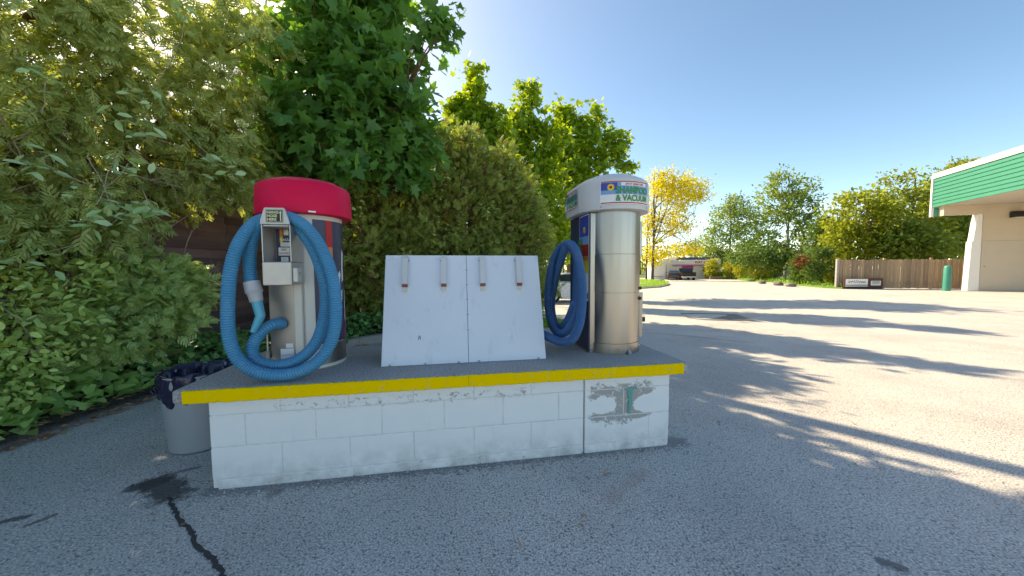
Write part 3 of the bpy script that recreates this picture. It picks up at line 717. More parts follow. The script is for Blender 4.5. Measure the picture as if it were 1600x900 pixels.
text_mb('VACUUM', .022, lambda x, z: (bx0+.082+x, my-.003, z_w1-.088+z), 'CENTER', .03, 1.0).build('lettering', M['white'], vac)
patch(pq, bx0+.035, bx0+.095, z_w1-.125, z_w1-.098).build('face_sticker', M['white'], vac); patch(pq, bx0+.1, bx1-.01, z_w1-.125, z_w1-.096).build('face_sticker', M['white'], vac)
patch(fl(my-.003), bx0+.022, bx0+.09, z_w1-.185, z_w1-.132).build('face_sticker', M['white'], vac)
text_mb('NO', .02, lambda x, z: (bx0+.056+x, my-.0045, z_w1-.152+z), 'CENTER', .02).build('lettering', M['black'], vac)
text_mb('QUARTERS', .016, lambda x, z: (bx0+.056+x, my-.0045, z_w1-.175+z), 'CENTER', .01, .78).build('lettering', M['red'], vac)
patch(fl(my-.003), bx0+.036, bx0+.08, z_b1+.004, z_b1+.035).build('face_sticker', M['white'], vac)
for dz_ in (.012, .019, .026): patch(fl(my-.0045), bx0+.042, bx0+.074, z_b1+dz_-.001, z_b1+dz_+.001).build('sticker_line', M['steel_dark'], vac)
for dx_, zz in ((.041,-.108),(.041,-.117)): patch(fl(my-.003), bx0+dx_, bx0+dx_+.048, z_w1+zz-.001, z_w1+zz+.0015).build('sticker_line', M['steel_dark'], vac)
patch(fl(my-.0015), bx0+.095, bx1-.035, z_w1-.157, z_w1-.152).build('sticker_line', M['white'], vac)
MB().box(bx1-.045, bx1-.02, my-.04, my, z_b1+.012, z_b1+.02).build('coin_slot', M['black'], vac)
# lock box on the right side of the drawer
box('lock_box', M['cream'], vac, bx1+.001, bx1+.03, by0+.015, by0+.075, z_b0+.02, z_b0+.11, bevel=.004)
MB().lathe([(0,.004),(.007,.003),(.008,0)], 14, (bx1+.03, by0+.045, z_b0+.075), 'x').build('lock', M['steel_dark'], vac)
# hose
HA, HB = (0,.025), (1,.025)
def L2(px, py, dd=0):
    q = ppl(px, py, (0,.025+dd), (1,.025+dd)); return Vector((q.x-LX, q.y-LD, q.z-ZT1))
hp = [L2(441,506,.215), L2(424,508,.14), L2(404,523,.10), L2(394,546,.08), L2(402,564,.07), L2(432,571,.07), L2(466,562,.07), L2(492,538,.07), L2(506,500,.07), L2(509,455,.07), L2(499,412,.08), L2(482,376,.10), L2(462,352,.13), L2(440,341,.15), L2(418,341,.15),
      L2(394,352,.08), L2(372,383,.02), L2(360,425,.0), L2(356,478,-.005), L2(358,525,-.01), L2(371,560,-.015), L2(398,580,-.02), L2(432,586,-.02), L2(466,581,-.02), L2(498,563,-.015), L2(519,530,-.01), L2(525,484,-.01), L2(519,432,.0), L2(503,390,.02), L2(481,358,.05), L2(458,342,.085), L2(436,338,.09), L2(416,342,.09),
      L2(400,358,.10), L2(392,384,.105), L2(390,415,.10), L2(393,445,.085)]
corrugated(hp, .0375, .0155, 18).build('hose', M['hose'], vac, smooth=70)
q0, q1, q2 = L2(393,440,.075), L2(397,455,.072), L2(401,471,.07)
MB().tube([q0, q0.lerp(q1,.9), q1, q1.lerp(q2,.25), q2], [.046,.046,.049,.040,.036], 20).build('cuff', M['cuff'], vac, smooth=50)
n0, n1, n2 = L2(401,470,.07), L2(407,494,.06), L2(395,519,.04)
MB().tube([n0, n0.lerp(n1,.5), n1, n1.lerp(n2,.15), n2], [.031,.028,.027,.026,.016], 20).build('crevice_nozzle', M['nozzle'], vac, smooth=50)

# ------------------------------------------------------------------ right vacuum (white cap)
RX, RD = 2.62, .50
sh = thing('shampoo_station', 'steel shampoo and vacuum cylinder with white domed cap', 'vacuum', PW(RX, RD, ZT1), TH)
def stadium(r, back, cornr=.06, n=40):
    pts = [(r*math.cos(PI+PI*i/n), r*math.sin(PI+PI*i/n)) for i in range(n+1)]          # front half circle from -x over -y to +x
    for i in range(7): t = PI/2*i/6; pts.append((r-cornr+cornr*math.cos(t), back-cornr+cornr*math.sin(t)))
    for i in range(7): t = PI/2+PI/2*i/6; pts.append((-r+cornr+cornr*math.cos(t), back-cornr+cornr*math.sin(t)))
    return pts
def loft(rings):
    mb = MB(); n = len(rings[0][0])
    for pts, z in rings: mb.v += [(p[0],p[1],z) for p in pts]
    for j in range(len(rings)-1):
        for i in range(n): mb.f.append((j*n+i, j*n+(i+1)%n, (j+1)*n+(i+1)%n, (j+1)*n+i))
    mb.f += [list(range(n))[::-1], [(len(rings)-1)*n+i for i in range(n)]]; return mb
st = stadium(RAD, .32, .03)
loft([(stadium(RAD+.005,.32,.03),.0),(stadium(RAD+.005,.32,.03),.085)]).build('base_ring', M['steel'], sh, smooth=40)
loft([(st,.087),(st,.50)]).build('lower_body', M['steel'], sh, smooth=40)
loft([(stadium(RAD+.002,.32,.03),.502),(stadium(RAD+.002,.32,.03),.812)]).build('middle_body', M['steel'], sh, smooth=40)
loft([(st,.8145),(st,1.16)]).build('upper_body', M['steel'], sh, smooth=40)
box('side_panel', M['navy'], sh, -RAD-.012, -RAD-.002, -.135, .32, .02, 1.15, bevel=.002)
box('panel_return', M['steel'], sh, -RAD-.001, -.15, -.133, -.03, .02, 1.15, bevel=.003)
# cap rings
cc = .302; cb = .37; z0 = 1.155
loft([(stadium(cc-.02,cb-.02,.10),z0),(stadium(cc,cb,.10),z0+.006),(stadium(cc+.002,cb+.002,.10),z0+.03),(stadium(cc-.002,cb-.002,.10),z0+.22),(stadium(cc-.010,cb-.010,.10),z0+.243),(stadium(cc-.03,cb-.03,.10),z0+.262),(stadium(cc-.075,cb-.07,.09),z0+.285),(stadium(cc-.13,cb-.12,.08),z0+.307),(stadium(cc-.2,cb-.19,.05),z0+.325),(stadium(cc-.26,cb-.25,.02),z0+.334)]).build('cap', M['white_cap'], sh, smooth=60)
def sign(fn0, parent, u0, u1, v0, v1, ku, nu):
    """ku: sign metres -> fn units; layers handled by fn0(layer)"""
    W, Hh = (u1-u0), (v1-v0); f = lambda k: (lambda u, v: fn0(k, u, v)); U = lambda t: u0+W*t; V = lambda t: v0+Hh*t
    patch(f(0), u0, u1, v0, v1, nu).build('cap_label', M['white'], parent)
    patch(f(1), U(.02), U(.98), V(.42), V(.93), nu).build('label_band', M['sky_print'], parent)
    patch(f(2), U(.02), U(.30), V(.60), V(.93), nu).build('label_band', M['blue'], parent)
    patch(f(1), U(.02), U(.98), V(.945), V(.985), nu).build('label_line', M['red'], parent)
    patch(f(1), U(.02), U(.98), V(.03), V(.075), nu).build('label_line', M['red'], parent)
    patch(f(3), U(.36), U(.88), V(.78), V(.92), nu).build('label_band', M['white'], parent)
    text_mb('SPOT REMOVER', Hh*.13, lambda x, y: fn0(4, U(.62)+x*ku, V(.805)+y), 'CENTER', .02, 1.0).build('lettering', M['red'], parent)
    text_mb('SHAMPOO', Hh*.40, lambda x, y: fn0(4, U(.60)+x*ku, V(.46)+y), 'CENTER', .035, .86).build('lettering', M['green'], parent)
    text_mb('& VACUUM', Hh*.37, lambda x, y: fn0(4, U(.60)+x*ku, V(.13)+y), 'CENTER', .035, .86).build('lettering', M['green'], parent)
    r_ = Hh*.17; s_ = lambda a_, q: (U(.19)+ku*r_*q*math.cos(a_), V(.72)+r_*q*math.sin(a_))
    poly_patch(f(3), [s_(2*PI*i/24, 1 if i % 2 else .72) for i in range(24)]).build('sunflower', M['yellow_print'], parent)
    poly_patch(f(4), [s_(2*PI*i/12, .38) for i in range(12)]).build('sunflower_eye', M['red'], parent)
cw = cc+.006
sign(lambda k, u, v: ((cw+.0014*k)*math.sin(R(u)), -(cw+.0014*k)*math.cos(R(u)), v), sh, -42, 40, z0+.042, z0+.218, 180/PI/cw, 24)
sign(lambda k, u, v: (-cc-.005-.0014*k, -u, v), sh, -.31, -.0, z0+.055, z0+.215, 1, 1)
for ph in (38, -40): MB().lathe([(0,0),(.006,.001),(.007,.006)], 10, ((cc+.001)*math.sin(R(ph)), -(cc+.001)*math.cos(R(ph))-.006, z0+.025), 'y').build('cap_bolt', M['steel_dark'], sh)
# vertical side banner on the flat face that looks at the board
xb = -RAD-.0135; bn = lambda k: (lambda u, v: (xb-.0014*k, u, v))
yb0, yb1 = -.132, .085
patch(bn(0), yb0, yb1, .43, 1.145).build('side_banner', M['white'], sh)
patch(bn(1), yb0+.008, yb1-.008, .965, 1.137).build('banner_band', M['blue'], sh); patch(bn(1), yb0+.008, yb1-.008, .90, .964).build('banner_band', M['sky_print'], sh)
patch(bn(1), yb0+.008, yb1-.008, .80, .899).build('banner_band', M['red'], sh); patch(bn(1), yb0+.008, yb1-.008, .765, .799).build('banner_band', M['orange'], sh)
patch(bn(1), yb0+.008, yb1-.008, .66, .764).build('banner_band', M['yellow_print'], sh); patch(bn(1), yb0+.008, yb1-.008, .445, .495).build('banner_band', M['blue'], sh)
text_mb('SHAMPOO &', .098, lambda x, y: (xb-.004, .01+y*1.35, .955-x), 'LEFT', .04, .86).build('lettering', M['green'], sh)
poly_patch(bn(2), [(-.035+.03*(1 if i % 2 else .72)*math.cos(2*PI*i/20), 1.02+.03*(1 if i % 2 else .72)*math.sin(2*PI*i/20)) for i in range(20)]).build('sunflower', M['yellow_print'], sh)
poly_patch(bn(3), [(-.035+.011*math.cos(2*PI*i/10), 1.02+.011*math.sin(2*PI*i/10)) for i in range(10)]).build('sunflower_eye', M['red'], sh)
# doors, catches, padlock, feet on the right flank
patch(cyl(RAD+.004), 70, 77, .84, 1.10, 2).build('door_gap', M['black'], sh)
MB().add([((RAD+.001)*math.sin(R(p)), -(RAD+.001)*math.cos(R(p)), z) for z in (.80,1.10) for p in (78,84)]+[((RAD+.03)*math.sin(R(p)), -(RAD+.03)*math.cos(R(p)), z) for z in (.80,1.10) for p in (78,84)],
    [(0,1,3,2),(4,6,7,5),(0,4,5,1),(2,3,7,6),(0,2,6,4),(1,5,7,3)]).build('door_flange', M['steel'], sh, bevel=.002)
patch(cyl(RAD+.004), 66, 72, .10, .47, 2).build('door_gap', M['black'], sh)
MB().add([((RAD+.001)*math.sin(R(p)), -(RAD+.001)*math.cos(R(p)), z) for z in (.10,.49) for p in (74,82)]+[((RAD+.038)*math.sin(R(p)), -(RAD+.038)*math.cos(R(p)), z) for z in (.10,.49) for p in (74,82)],
    [(0,1,3,2),(4,6,7,5),(0,4,5,1),(2,3,7,6),(0,2,6,4),(1,5,7,3)]).build('door_flange', M['steel'], sh, bevel=.002)
for zz in (.52, .435):
    p = 52; box('catch', M['black'], sh, RAD*math.sin(R(p))-.016, RAD*math.sin(R(p))+.016, -RAD*math.cos(R(p))-.018, -RAD*math.cos(R(p))+.014, zz, zz+.026, bevel=.004)
px_, py_ = (RAD+.05)*math.sin(R(80)), -(RAD+.05)*math.cos(R(80))
lk = MB(); lk.tube([(px_-.012,py_,.27)]+[(px_-.012*math.cos(PI*i/8),py_,.295+.014*math.sin(PI*i/8)) for i in range(9)]+[(px_+.012,py_,.27)], .004, 8)
plock = box('padlock', M['black'], sh, px_-.02, px_+.02, py_-.009, py_+.009, .232, .272, bevel=.004); lk.build('shackle', M['chrome'], plock)
for ph in (12, 86, -60): MB().lathe([(.017,0),(.017,.018),(.009,.02),(.009,.032),(0,.033)], 10, ((RAD+.024)*math.sin(R(ph)), -(RAD+.024)*math.cos(R(ph)), .001)).build('anchor_bolt', M['chrome'], sh)
# hose hook and hose
box('hose_hook', M['steel_dark'], sh, -RAD-.20, -RAD-.012, .12, .20, .83, .87, bevel=.006)
def R2(px, py, X, D0=None):
    # island plane X = const
    q = ppl(px, py, (X,0), (X,1)); return Vector((q.x-RX, q.y-RD, q.z-ZT1))
hp = [R2(899,470,2.33), R2(901,430,2.30), R2(899,398,2.28), R2(890,386,2.25), R2(877,386,2.20), R2(864,408,2.14), R2(857,445,2.12), R2(857,485,2.12), R2(865,512,2.12), R2(878,521,2.13), R2(893,508,2.16), R2(904,478,2.20), R2(907,440,2.22), R2(904,405,2.235), R2(894,383,2.22),
      R2(884,388,2.19), R2(876,408,2.19), R2(867,440,2.185), R2(862,475,2.185), R2(866,503,2.185), R2(877,511,2.185), R2(888,499,2.195), R2(898,474,2.21)]
hp2 = [R2(880,384,2.19), R2(890,382,2.20), R2(902,400,2.205), R2(909,440,2.20), R2(909,480,2.19), R2(904,510,2.17), R2(893,531,2.13), R2(876,534,2.08), R2(858,527,2.02), R2(842,520,1.96), R2(826,515,1.9)]
corrugated(hp, .0345, .014, 16).build('hose', M['hose_dark'], sh, smooth=70); corrugated(hp2, .0345, .014, 16).build('hose', M['hose_dark'], sh, smooth=70)

# ------------------------------------------------------------------ mat board
mx0, mx1, md0, md1, mz0, mz1 = .757, 1.972, .235, .505, ZT1+.004, 1.452
mb_ = thing('mat_board', 'pale blue leaning mat board with four hanging clips', 'mat board', PW((mx0+mx1)/2, md0, ZT1), TH)
ml_, L_ = math.hypot(md1-md0, mz1-mz0), 0; ang = math.atan2(md1-md0, mz1-mz0)
hw = (mx1-mx0)/2
def inc(x, s, o): # x across, s up the slope, o out of the front face
    return (x, s*math.sin(ang)-o*math.cos(ang), .004+s*math.cos(ang)+o*math.sin(ang))
def incbox(x0,x1,s0,s1,o0,o1):
    return MB().add([inc(x,s,o) for o in (o0,o1) for s in (s0,s1) for x in (x0,x1)], [(0,2,3,1),(4,5,7,6),(0,1,5,4),(2,6,7,3),(0,4,6,2),(1,3,7,5)])
for x0, x1 in ((-hw,.012),(.015,hw)): incbox(x0,x1,0,ml_,-.018,0).build('board', M['board'], mb_, bevel=.002)
for x0, x1 in ((-hw,0),(.003,hw)):     # rear leaf of the frame
    m2 = incbox(x0,x1,0,ml_-.01,-.018,0); m2.v = [(v[0], 2*(md1-md0)+.06-v[1], v[2]) for v in m2.v]; m2.f = [q[::-1] for q in m2.f]; m2.build('rear_board', M['board'], mb_)
for pxc in (631,693,755,813):
    q = ppl(pxc, 428, ((mx0),(md0+md1)/2), (mx1,(md0+md1)/2)); xc = q.x-(mx0+mx1)/2
    c = incbox(xc-.019,xc+.019,ml_-.245,ml_-.03,.030,.034); c.add([inc(xc+sx*.019,s,o) for sx in (-1,1) for s, o in ((ml_-.03,.030),(ml_-.012,.003),(ml_-.012,.007),(ml_-.03,.034))], [(0,1,2,3),(4,7,6,5),(0,4,5,1),(1,5,6,2),(2,6,7,3),(3,7,4,0)])
    cl = c.build('clip', M['white_cap'], mb_)
    incbox(xc-.02,xc+.02,ml_-.262,ml_-.244,.004,.034).build('rubber_grip', M['rubber'], cl)
    incbox(xc-.018,xc+.018,ml_-.295,ml_-.262,.001,.006).build('clip_tongue', M['cream'], cl)
    d = 1 if pxc == 631 else -1
    MB().lathe([(.012,0),(.012,.006),(.006,.012),(0,.013)], 10, inc(xc, ml_-.312, .002), 'y').build('clip_bolt', M['alu'], cl)
    incbox(xc+d*.024-.004,xc+d*.024+.004,ml_-.05,ml_-.042,.0005,.004).build('clip_screw', M['steel_dark'], cl)
for s in (.24,.36,.48,.60,.72): incbox(.0025,.0245,s,s+.006,.0004,.003).build('seam_rivet', M['alu'], mb_)
for x in (-hw+.06,-.30,-.06,.09,hw-.06): incbox(x-.008,x+.008,0,.012,.0004,.008).build('foot_clip', M['steel_dark'], mb_)
mk = poly_patch(lambda x, s: inc(x, s, .0012), [(-.355,.185),(-.347,.18),(-.345,.2),(-.338,.178),(-.333,.185),(-.336,.21),(-.35,.215)]); mk.build('scuff', M['steel_dark'], mb_)

# ------------------------------------------------------------------ bin with black liner
bn_ = thing('trash_bin', 'round grey plastic bin with black liner beside the white island', 'bin', (-2.41,2.605,0))
MB().lathe([(.0,.004),(.19,.004),(.2,.012),(.203,.03),(.228,.44),(.237,.56),(.245,.575),(.237,.58),(.228,.57),(.195,.03),(0,.028)], 48).build('can', M['can'], bn_, smooth=40)
def liner():
    g = random.Random(8); n = 120; prof = [(-.02,.36),(.004,.385),(.012,.45),(.012,.52),(.012,.575),(.004,.592),(-.012,.588),(-.022,.55),(-.035,.45),(-.05,.25)]
    ph = [g.uniform(0,6.28) for _ in range(8)]; mb = MB()
    for j, (dr, z) in enumerate(prof):
        for i in range(n):
            t = 2*PI*i/n; rr = .234+dr+(z-.575)*.06
            wv = .011*math.sin(9*t+ph[0]+z*9)+.007*math.sin(17*t+ph[1]-z*22)+.0025*math.sin(31*t+ph[2]+z*15)
            k = (0.5,.9,1,.9,.35,.3,.5,1,1.4,1.6)[j]; zz = z+(.018*math.sin(5*t+ph[4])+.012*math.sin(13*t+ph[5]))*(.8 if j < 2 else (.5 if j in (4,5,6) else .2))
            mb.v.append(((rr+wv*k)*math.cos(t), (rr+wv*k)*math.sin(t), zz))
    for j in range(len(prof)-1):
        for i in range(n): mb.f.append((j*n+i, j*n+(i+1)%n, (j+1)*n+(i+1)%n, (j+1)*n+i))
    mb.f.append([(len(prof)-1)*n+i for i in range(n)]); return mb
tl = NT('black_liner'); f = tl.noise(tl.mapping(tl.coord(), (1,1,.6)), 11, 3, .5); tl.col((.014,.017,.045)); tl.set(Roughness=.24); tl.bump(f, .7, .03); M['liner'] = tl.m
liner().build('liner', M['liner'], bn_, smooth=70)
q = Vector((-.10,-.235,.47)); MB().tube([q, q+Vector((.012,-.02,.03)), q+Vector((-.01,-.015,.05)), q+Vector((-.03,-.012,.03)), q+Vector((-.012,-.012,.005))], .006, 7).build('liner_knot', M['liner'], bn_, smooth=60)

# ================================================================== RIGHT: car wash building
U = Vector((.937,-.349,0)); V = Vector((.349,.937,0)); CC = gnd(1510,454.5); rzb = math.atan2(U.y, U.x)
cwb = thing('car_wash', 'beige car wash building with ribbed teal fascia and white cap', 'building', CC, rzb)
SOF, TOP = 4.72, 6.62; X0, YF = -1.45, .35         # local: x along wall (right), y away (depth)
YN = -11
box('wall', M['beige'], cwb, .45, 16, 0, .25, 0, SOF-.002)
for i in range(1, 9): box('siding_line', M['beige2'], cwb, .425, 15.9, -.004, .002, 2.95+.2*i, 2.95+.2*i+.012)
box('door_panel', M['beige2'], cwb, .46, 9, -.02, -.001, .06, 2.75, bevel=.008)
box('sill', M['steel_dark'], cwb, .46, 9, -.015, -.001, .0, .05)
MB().lathe([(0,-.03),(.03,-.025),(.03,0)], 10, (.62,-.02,1.35), 'y').build('door_knob', M['steel_dark'], cwb)
mbp = MB(); mbp.prism_axis([(-.25,0),(-.25,3.0),(.25,3.0),(.25,0)], -.05, .40)
mbp = MB(); pr = [(-.02,0),(.44,0),(.40,SOF-.5),(.22,SOF-.5),(.16,SOF-.95),(.08,2.75),(.03,2.72)]
mbp.add([(p[0],-.06,p[1]) for p in pr]+[(p[0],.3,p[1]) for p in pr], [list(range(7)), list(range(7,14))[::-1]]+[(i,7+i,7+(i+1)%7,(i+1)%7) for i in range(7)])
mbp.build('pier', M['white_metal'], cwb, bevel=.01)
box('end_beam', M['beige'], cwb, X0+.26, .447, -.1, .25, SOF-.5, SOF-.002)
box('soffit', M['soffit'], cwb, X0+.05, 16, YN, .26, SOF, SOF+.06)
box('fascia_core', M['teal_metal'], cwb, X0+.04, X0+.2, YN, .30, SOF+.07, TOP-.3)
nb = 8; hb = (TOP-.28-SOF)/nb
for i in range(nb):
    z = SOF+i*hb; mbf = MB(); p = [(X0+.035,z+.012),(X0,z+.018),(X0-.015,z+hb-.05),(X0+.035,z+hb-.03)]
    mbf.add([(a_,YN,b_) for a_, b_ in p]+[(a_,.28,b_) for a_, b_ in p], [(0,1,2,3),(7,6,5,4),(0,4,5,1),(1,5,6,2),(2,6,7,3),(3,7,4,0)])
    mbf.build('fascia_rib', M['teal_metal'], cwb)
for ya_, yb_ in ((YN,-6.2),(-6.19,-3.1),(-3.09,.36)): box('roof_cap', M['white_metal'], cwb, X0-.06, X0+.4, ya_, yb_, TOP-.28, TOP, bevel=.01)
box('roof', M['soffit'], cwb, X0+.41, 16, YN, .25, TOP-.35, TOP-.1)
box('corner_trim', M['white_metal'], cwb, X0-.05, X0+.07, .285, .40, SOF-.52, TOP-.285)
box('corner_post', M['teal_metal'], cwb, X0+.075, X0+.25, .255, .38, SOF-.52, SOF-.002)
fl_ = MB(); fl_.prism_axis([(-.02,3.95),(-.35,3.95),(-.42,4.1),(-.2,4.28),(-.02,4.28)], 1.42, 1.86)
wl = fl_.build('wall_lamp', M['black'], cwb, bevel=.02); box('lamp_lens', M['white'], wl, 1.47, 1.81, -.34, -.08, 3.935, 3.948)
box('rear_wall', M['beige'], cwb, 15.7, 16, -10.5, 0, 0, SOF-.002)
# bollard
b0 = gnd(1478.5,454.5)
bo = thing('bollard', 'teal steel bollard beside the beige building corner', 'bollard', b0)
MB().lathe([(.155,0),(.155,.45)], 24).build('lower_sleeve', M['bollard'], bo, smooth=40)
MB().lathe([(.150,.4505),(.150,1.30),(.13,1.37),(.08,1.41),(0,1.425)], 24).build('post', M['bollard'], bo, smooth=40)
# fence behind
fa, fb = gnd(1311,450.8), gnd(1512,452.0); fb = fa+(fb-fa)*1.15
fn = thing('board_fence', 'weathered vertical board fence at the lot edge', 'fence', fa, math.atan2((fb-fa).y, (fb-fa).x)); FL = (fb-fa).length; rf = random.Random(2)
nb = int(FL/.145)
bm_c = [MB().box(-.067,.067,-.011,.011,.05,1.80).mesh('plank', bevel=.004) for _ in range(1)]
for i in range(nb):
    o = link('plank', bm_c[0], M['fence_pale'], fn, ((i+.5)*.145, rf.uniform(-.006,.006), rf.uniform(-.03,.02))); o.rotation_euler = (0, rf.uniform(-.006,.006), 0)
for z in (.35, 1.5): box('rail', M['fence_pale'], fn, 0, FL, .018, .06, z, z+.09)
for i in range(int(FL/2.4)+1): box('post', M['fence_pale'], fn, i*2.4-.05, i*2.4+.05, .062, .16, 0, 1.9)
box('end_post', M['kerb'], fn, -.22, -.06, -.08, .08, 0, 1.85, bevel=.02)
sg0, sg1 = gnd(1318,451.5), gnd(1379,451.5); sdv = (sg1-sg0)
sg = thing('low_sign', 'low brown framed sign board with two white panels by the fence', 'sign', sg0+Vector((0,0,0)), math.atan2(sdv.y, sdv.x)); SW = sdv.length
box('frame', mat('maroon_frame', (.12,.03,.025), .6), sg, 0, SW, -.03, .03, .12, .66, bevel=.01)
box('base', M['black'], sg, .02, SW-.02, -.02, .02, 0, .119)
for k, (x0_, x1_, z0_, z1_) in enumerate(((.03,.60,.26,.62),(.68,.93,.22,.50))):
    pnl = box('panel', M['white'], sg, SW*x0_, SW*x1_, -.042, -.031, z0_, z1_, bevel=.004)
box('panel', M['white'], sg, SW*.03, SW*.60, -.040, -.031, .16, .21)
mbx = MB()
for i in range(30):
    t_ = i/30; mbx.box(SW*(.09+.45*t_), SW*(.09+.45*t_)+.03, -.045, -.0425, .40+.05*math.sin(i*1.9), .43+.05*math.sin(i*1.9)+.03*(i % 3))
mbx.build('script_line', M['black'], sg); 
for zz in (.30,.38,.44): box('script_line', M['black'], sg, SW*.71, SW*.90, -.045, -.0425, zz, zz+.03)

# ================================================================== FAR: shops, shed, vehicles, house
def facing(p):  # rotation so that local -y looks at the camera
    return math.atan2(-p.x, p.y)
sb = gnd(1045,437.3); sb = sb*1.12; sb.z = gz(sb.x, sb.y); dist = sb.y; k = dist/F
shop = thing('shop_building', 'low pinkish white shop with blue grey roof band far behind', 'building', sb, facing(sb)*.35)
WS = 72*k; zz = lambda py: H-sb.z+(418.8-py)*k
box('wall', M['pinkish'], shop, 0, WS, 0, 8, 0, zz(414.5)-.003)
box('fascia', M['pinkish'], shop, -1*k, WS+.5*k, -.5, 8, zz(414.5), zz(406.5)-.003); box('trim', M['pink'], shop, 3*k, WS, -.52, -.505, zz(415.2), zz(413.8))
box('roof', M['roof_blue'], shop, 8*k, WS-2*k, -.3, 8, zz(406.5), zz(402.6))
box('pink_sign', M['pink'], shop, 19*k, 35*k, -.08, -.005, zz(422), zz(415.6))
for a_, b_ in ((35.5,47),): box('white_panel', M['white_metal'], shop, a_*k, b_*k, -.06, -.005, zz(431), zz(415.6))
for i in range(4): wdw = box('window', M['glass'], shop, (49+4.2*i)*k, (52.6+4.2*i)*k, -.04, -.005, zz(428), zz(416.5)); box('window_frame', M['white_metal'], wdw, (48.6+4.2*i)*k, (48.95+4.2*i)*k, -.07, -.01, zz(428), zz(416.5))
text_mb('PLAY  UNDER', 3.9*k*1.25, lambda x, y: (36*k+x, -.53, zz(411.8)+y), 'LEFT', .03, .92).build('lettering', M['red'], shop)
for i in range(3): MB().box((14+9*i)*k, (16.5+9*i)*k, 1, 2.5, zz(402.6)+.002, zz(400)).build('roof_vent', M['white_metal'], shop)
box('planter', M['fence_pale'], shop, 48*k, 66*k, -3.2, -2.4, 0, zz(431)); 
g = rs(77); P = np.stack([g.uniform(48*k, 66*k, 700), g.uniform(-3.2,-2.4,700), zz(431)+g.random(700)*.55], 1)
link('planter_greens', leaf_mesh('planter_greens', T_DIA, P, nrm(g.normal(size=(700,3))+[0,0,.6]), nrm(g.normal(size=(700,3))), np.full(700,.28)), M['elm'], shop)
wb = gnd(1021,437.2); wb = wb*1.05; wb.z = gz(wb.x, wb.y); k2 = wb.y/F; z2 = lambda py: H-wb.z+(418.8-py)*k2
shed = thing('white_shed', 'white boxy shed beside the pinkish shop', 'building', wb, facing(wb)*.3)
box('wall', M['white_metal'], shed, 0, 23*k2, 0, 4, 0, z2(411)); 
mbr = MB(); mbr.add([(-.2,-.2,z2(411)+.004),(23*k2+.1,-.2,z2(411)+.004),(23*k2+.1,4.2,z2(411)+.004),(-.2,4.2,z2(411)+.004),(23*k2+.1,-.2,z2(403)),(23*k2+.1,4.2,z2(403))],[(0,3,2,1),(0,1,4),(0,4,5,3),(2,3,5),(1,2,5,4)]); mbr.build('roof', M['white_metal'], shed)
box('door', M['white'], shed, 14*k2, 18*k2, -.05, -.003, 0, z2(416)); box('base_band', M['steel_dark'], shed, -.02, 23*k2+.02, -.03, -.002, z2(432.5), z2(431.5))
box('door_slit', M['steel_dark'], shed, 18.6*k2, 19.2*k2, -.03, -.002, 0.1, z2(413))

def wheel(parent, x, y, r=.33, wd=.22, sgn=-1):
    wl = thing_part('wheel', parent); 
    MB().lathe([(r*.62,-wd/2),(r*.9,-wd/2),(r,-wd/2+.03),(r,wd/2-.03),(r*.9,wd/2),(r*.62,wd/2)], 28, (x,y,r), 'y', closed=True).build('tyre', M['tyre'], wl, smooth=50)
    rm = MB(); rm.lathe([(0,sgn*.03),(r*.18,sgn*.04),(r*.2,sgn*.015)], 20, (x,y+sgn*wd*.32,r), 'y')
    for i in range(5):
        t_ = 2*PI*i/5; d = Vector((math.cos(t_),0,math.sin(t_))); n_ = Vector((-d.z,0,d.x)); c = Vector((x,y+sgn*wd*.32,r))
        rm.add([c+d*r*.12+n_*r*.09, c+d*r*.62+n_*r*.13, c+d*r*.62-n_*r*.13, c+d*r*.12-n_*r*.09], [(0,1,2,3)])
    rm.lathe([(r*.66,sgn*.0),(r*.6,sgn*.03),(r*.56,-sgn*.02)], 24, (x,y+sgn*wd*.32,r), 'y'); rm.lathe([(0,-sgn*.03),(r*.63,-sgn*.03)], 24, (x,y+sgn*wd*.3,r), 'y')
    rm.build('rim', M['rim'], wl, smooth=30)
def thing_part(name, parent): return link(name, None, None, parent)
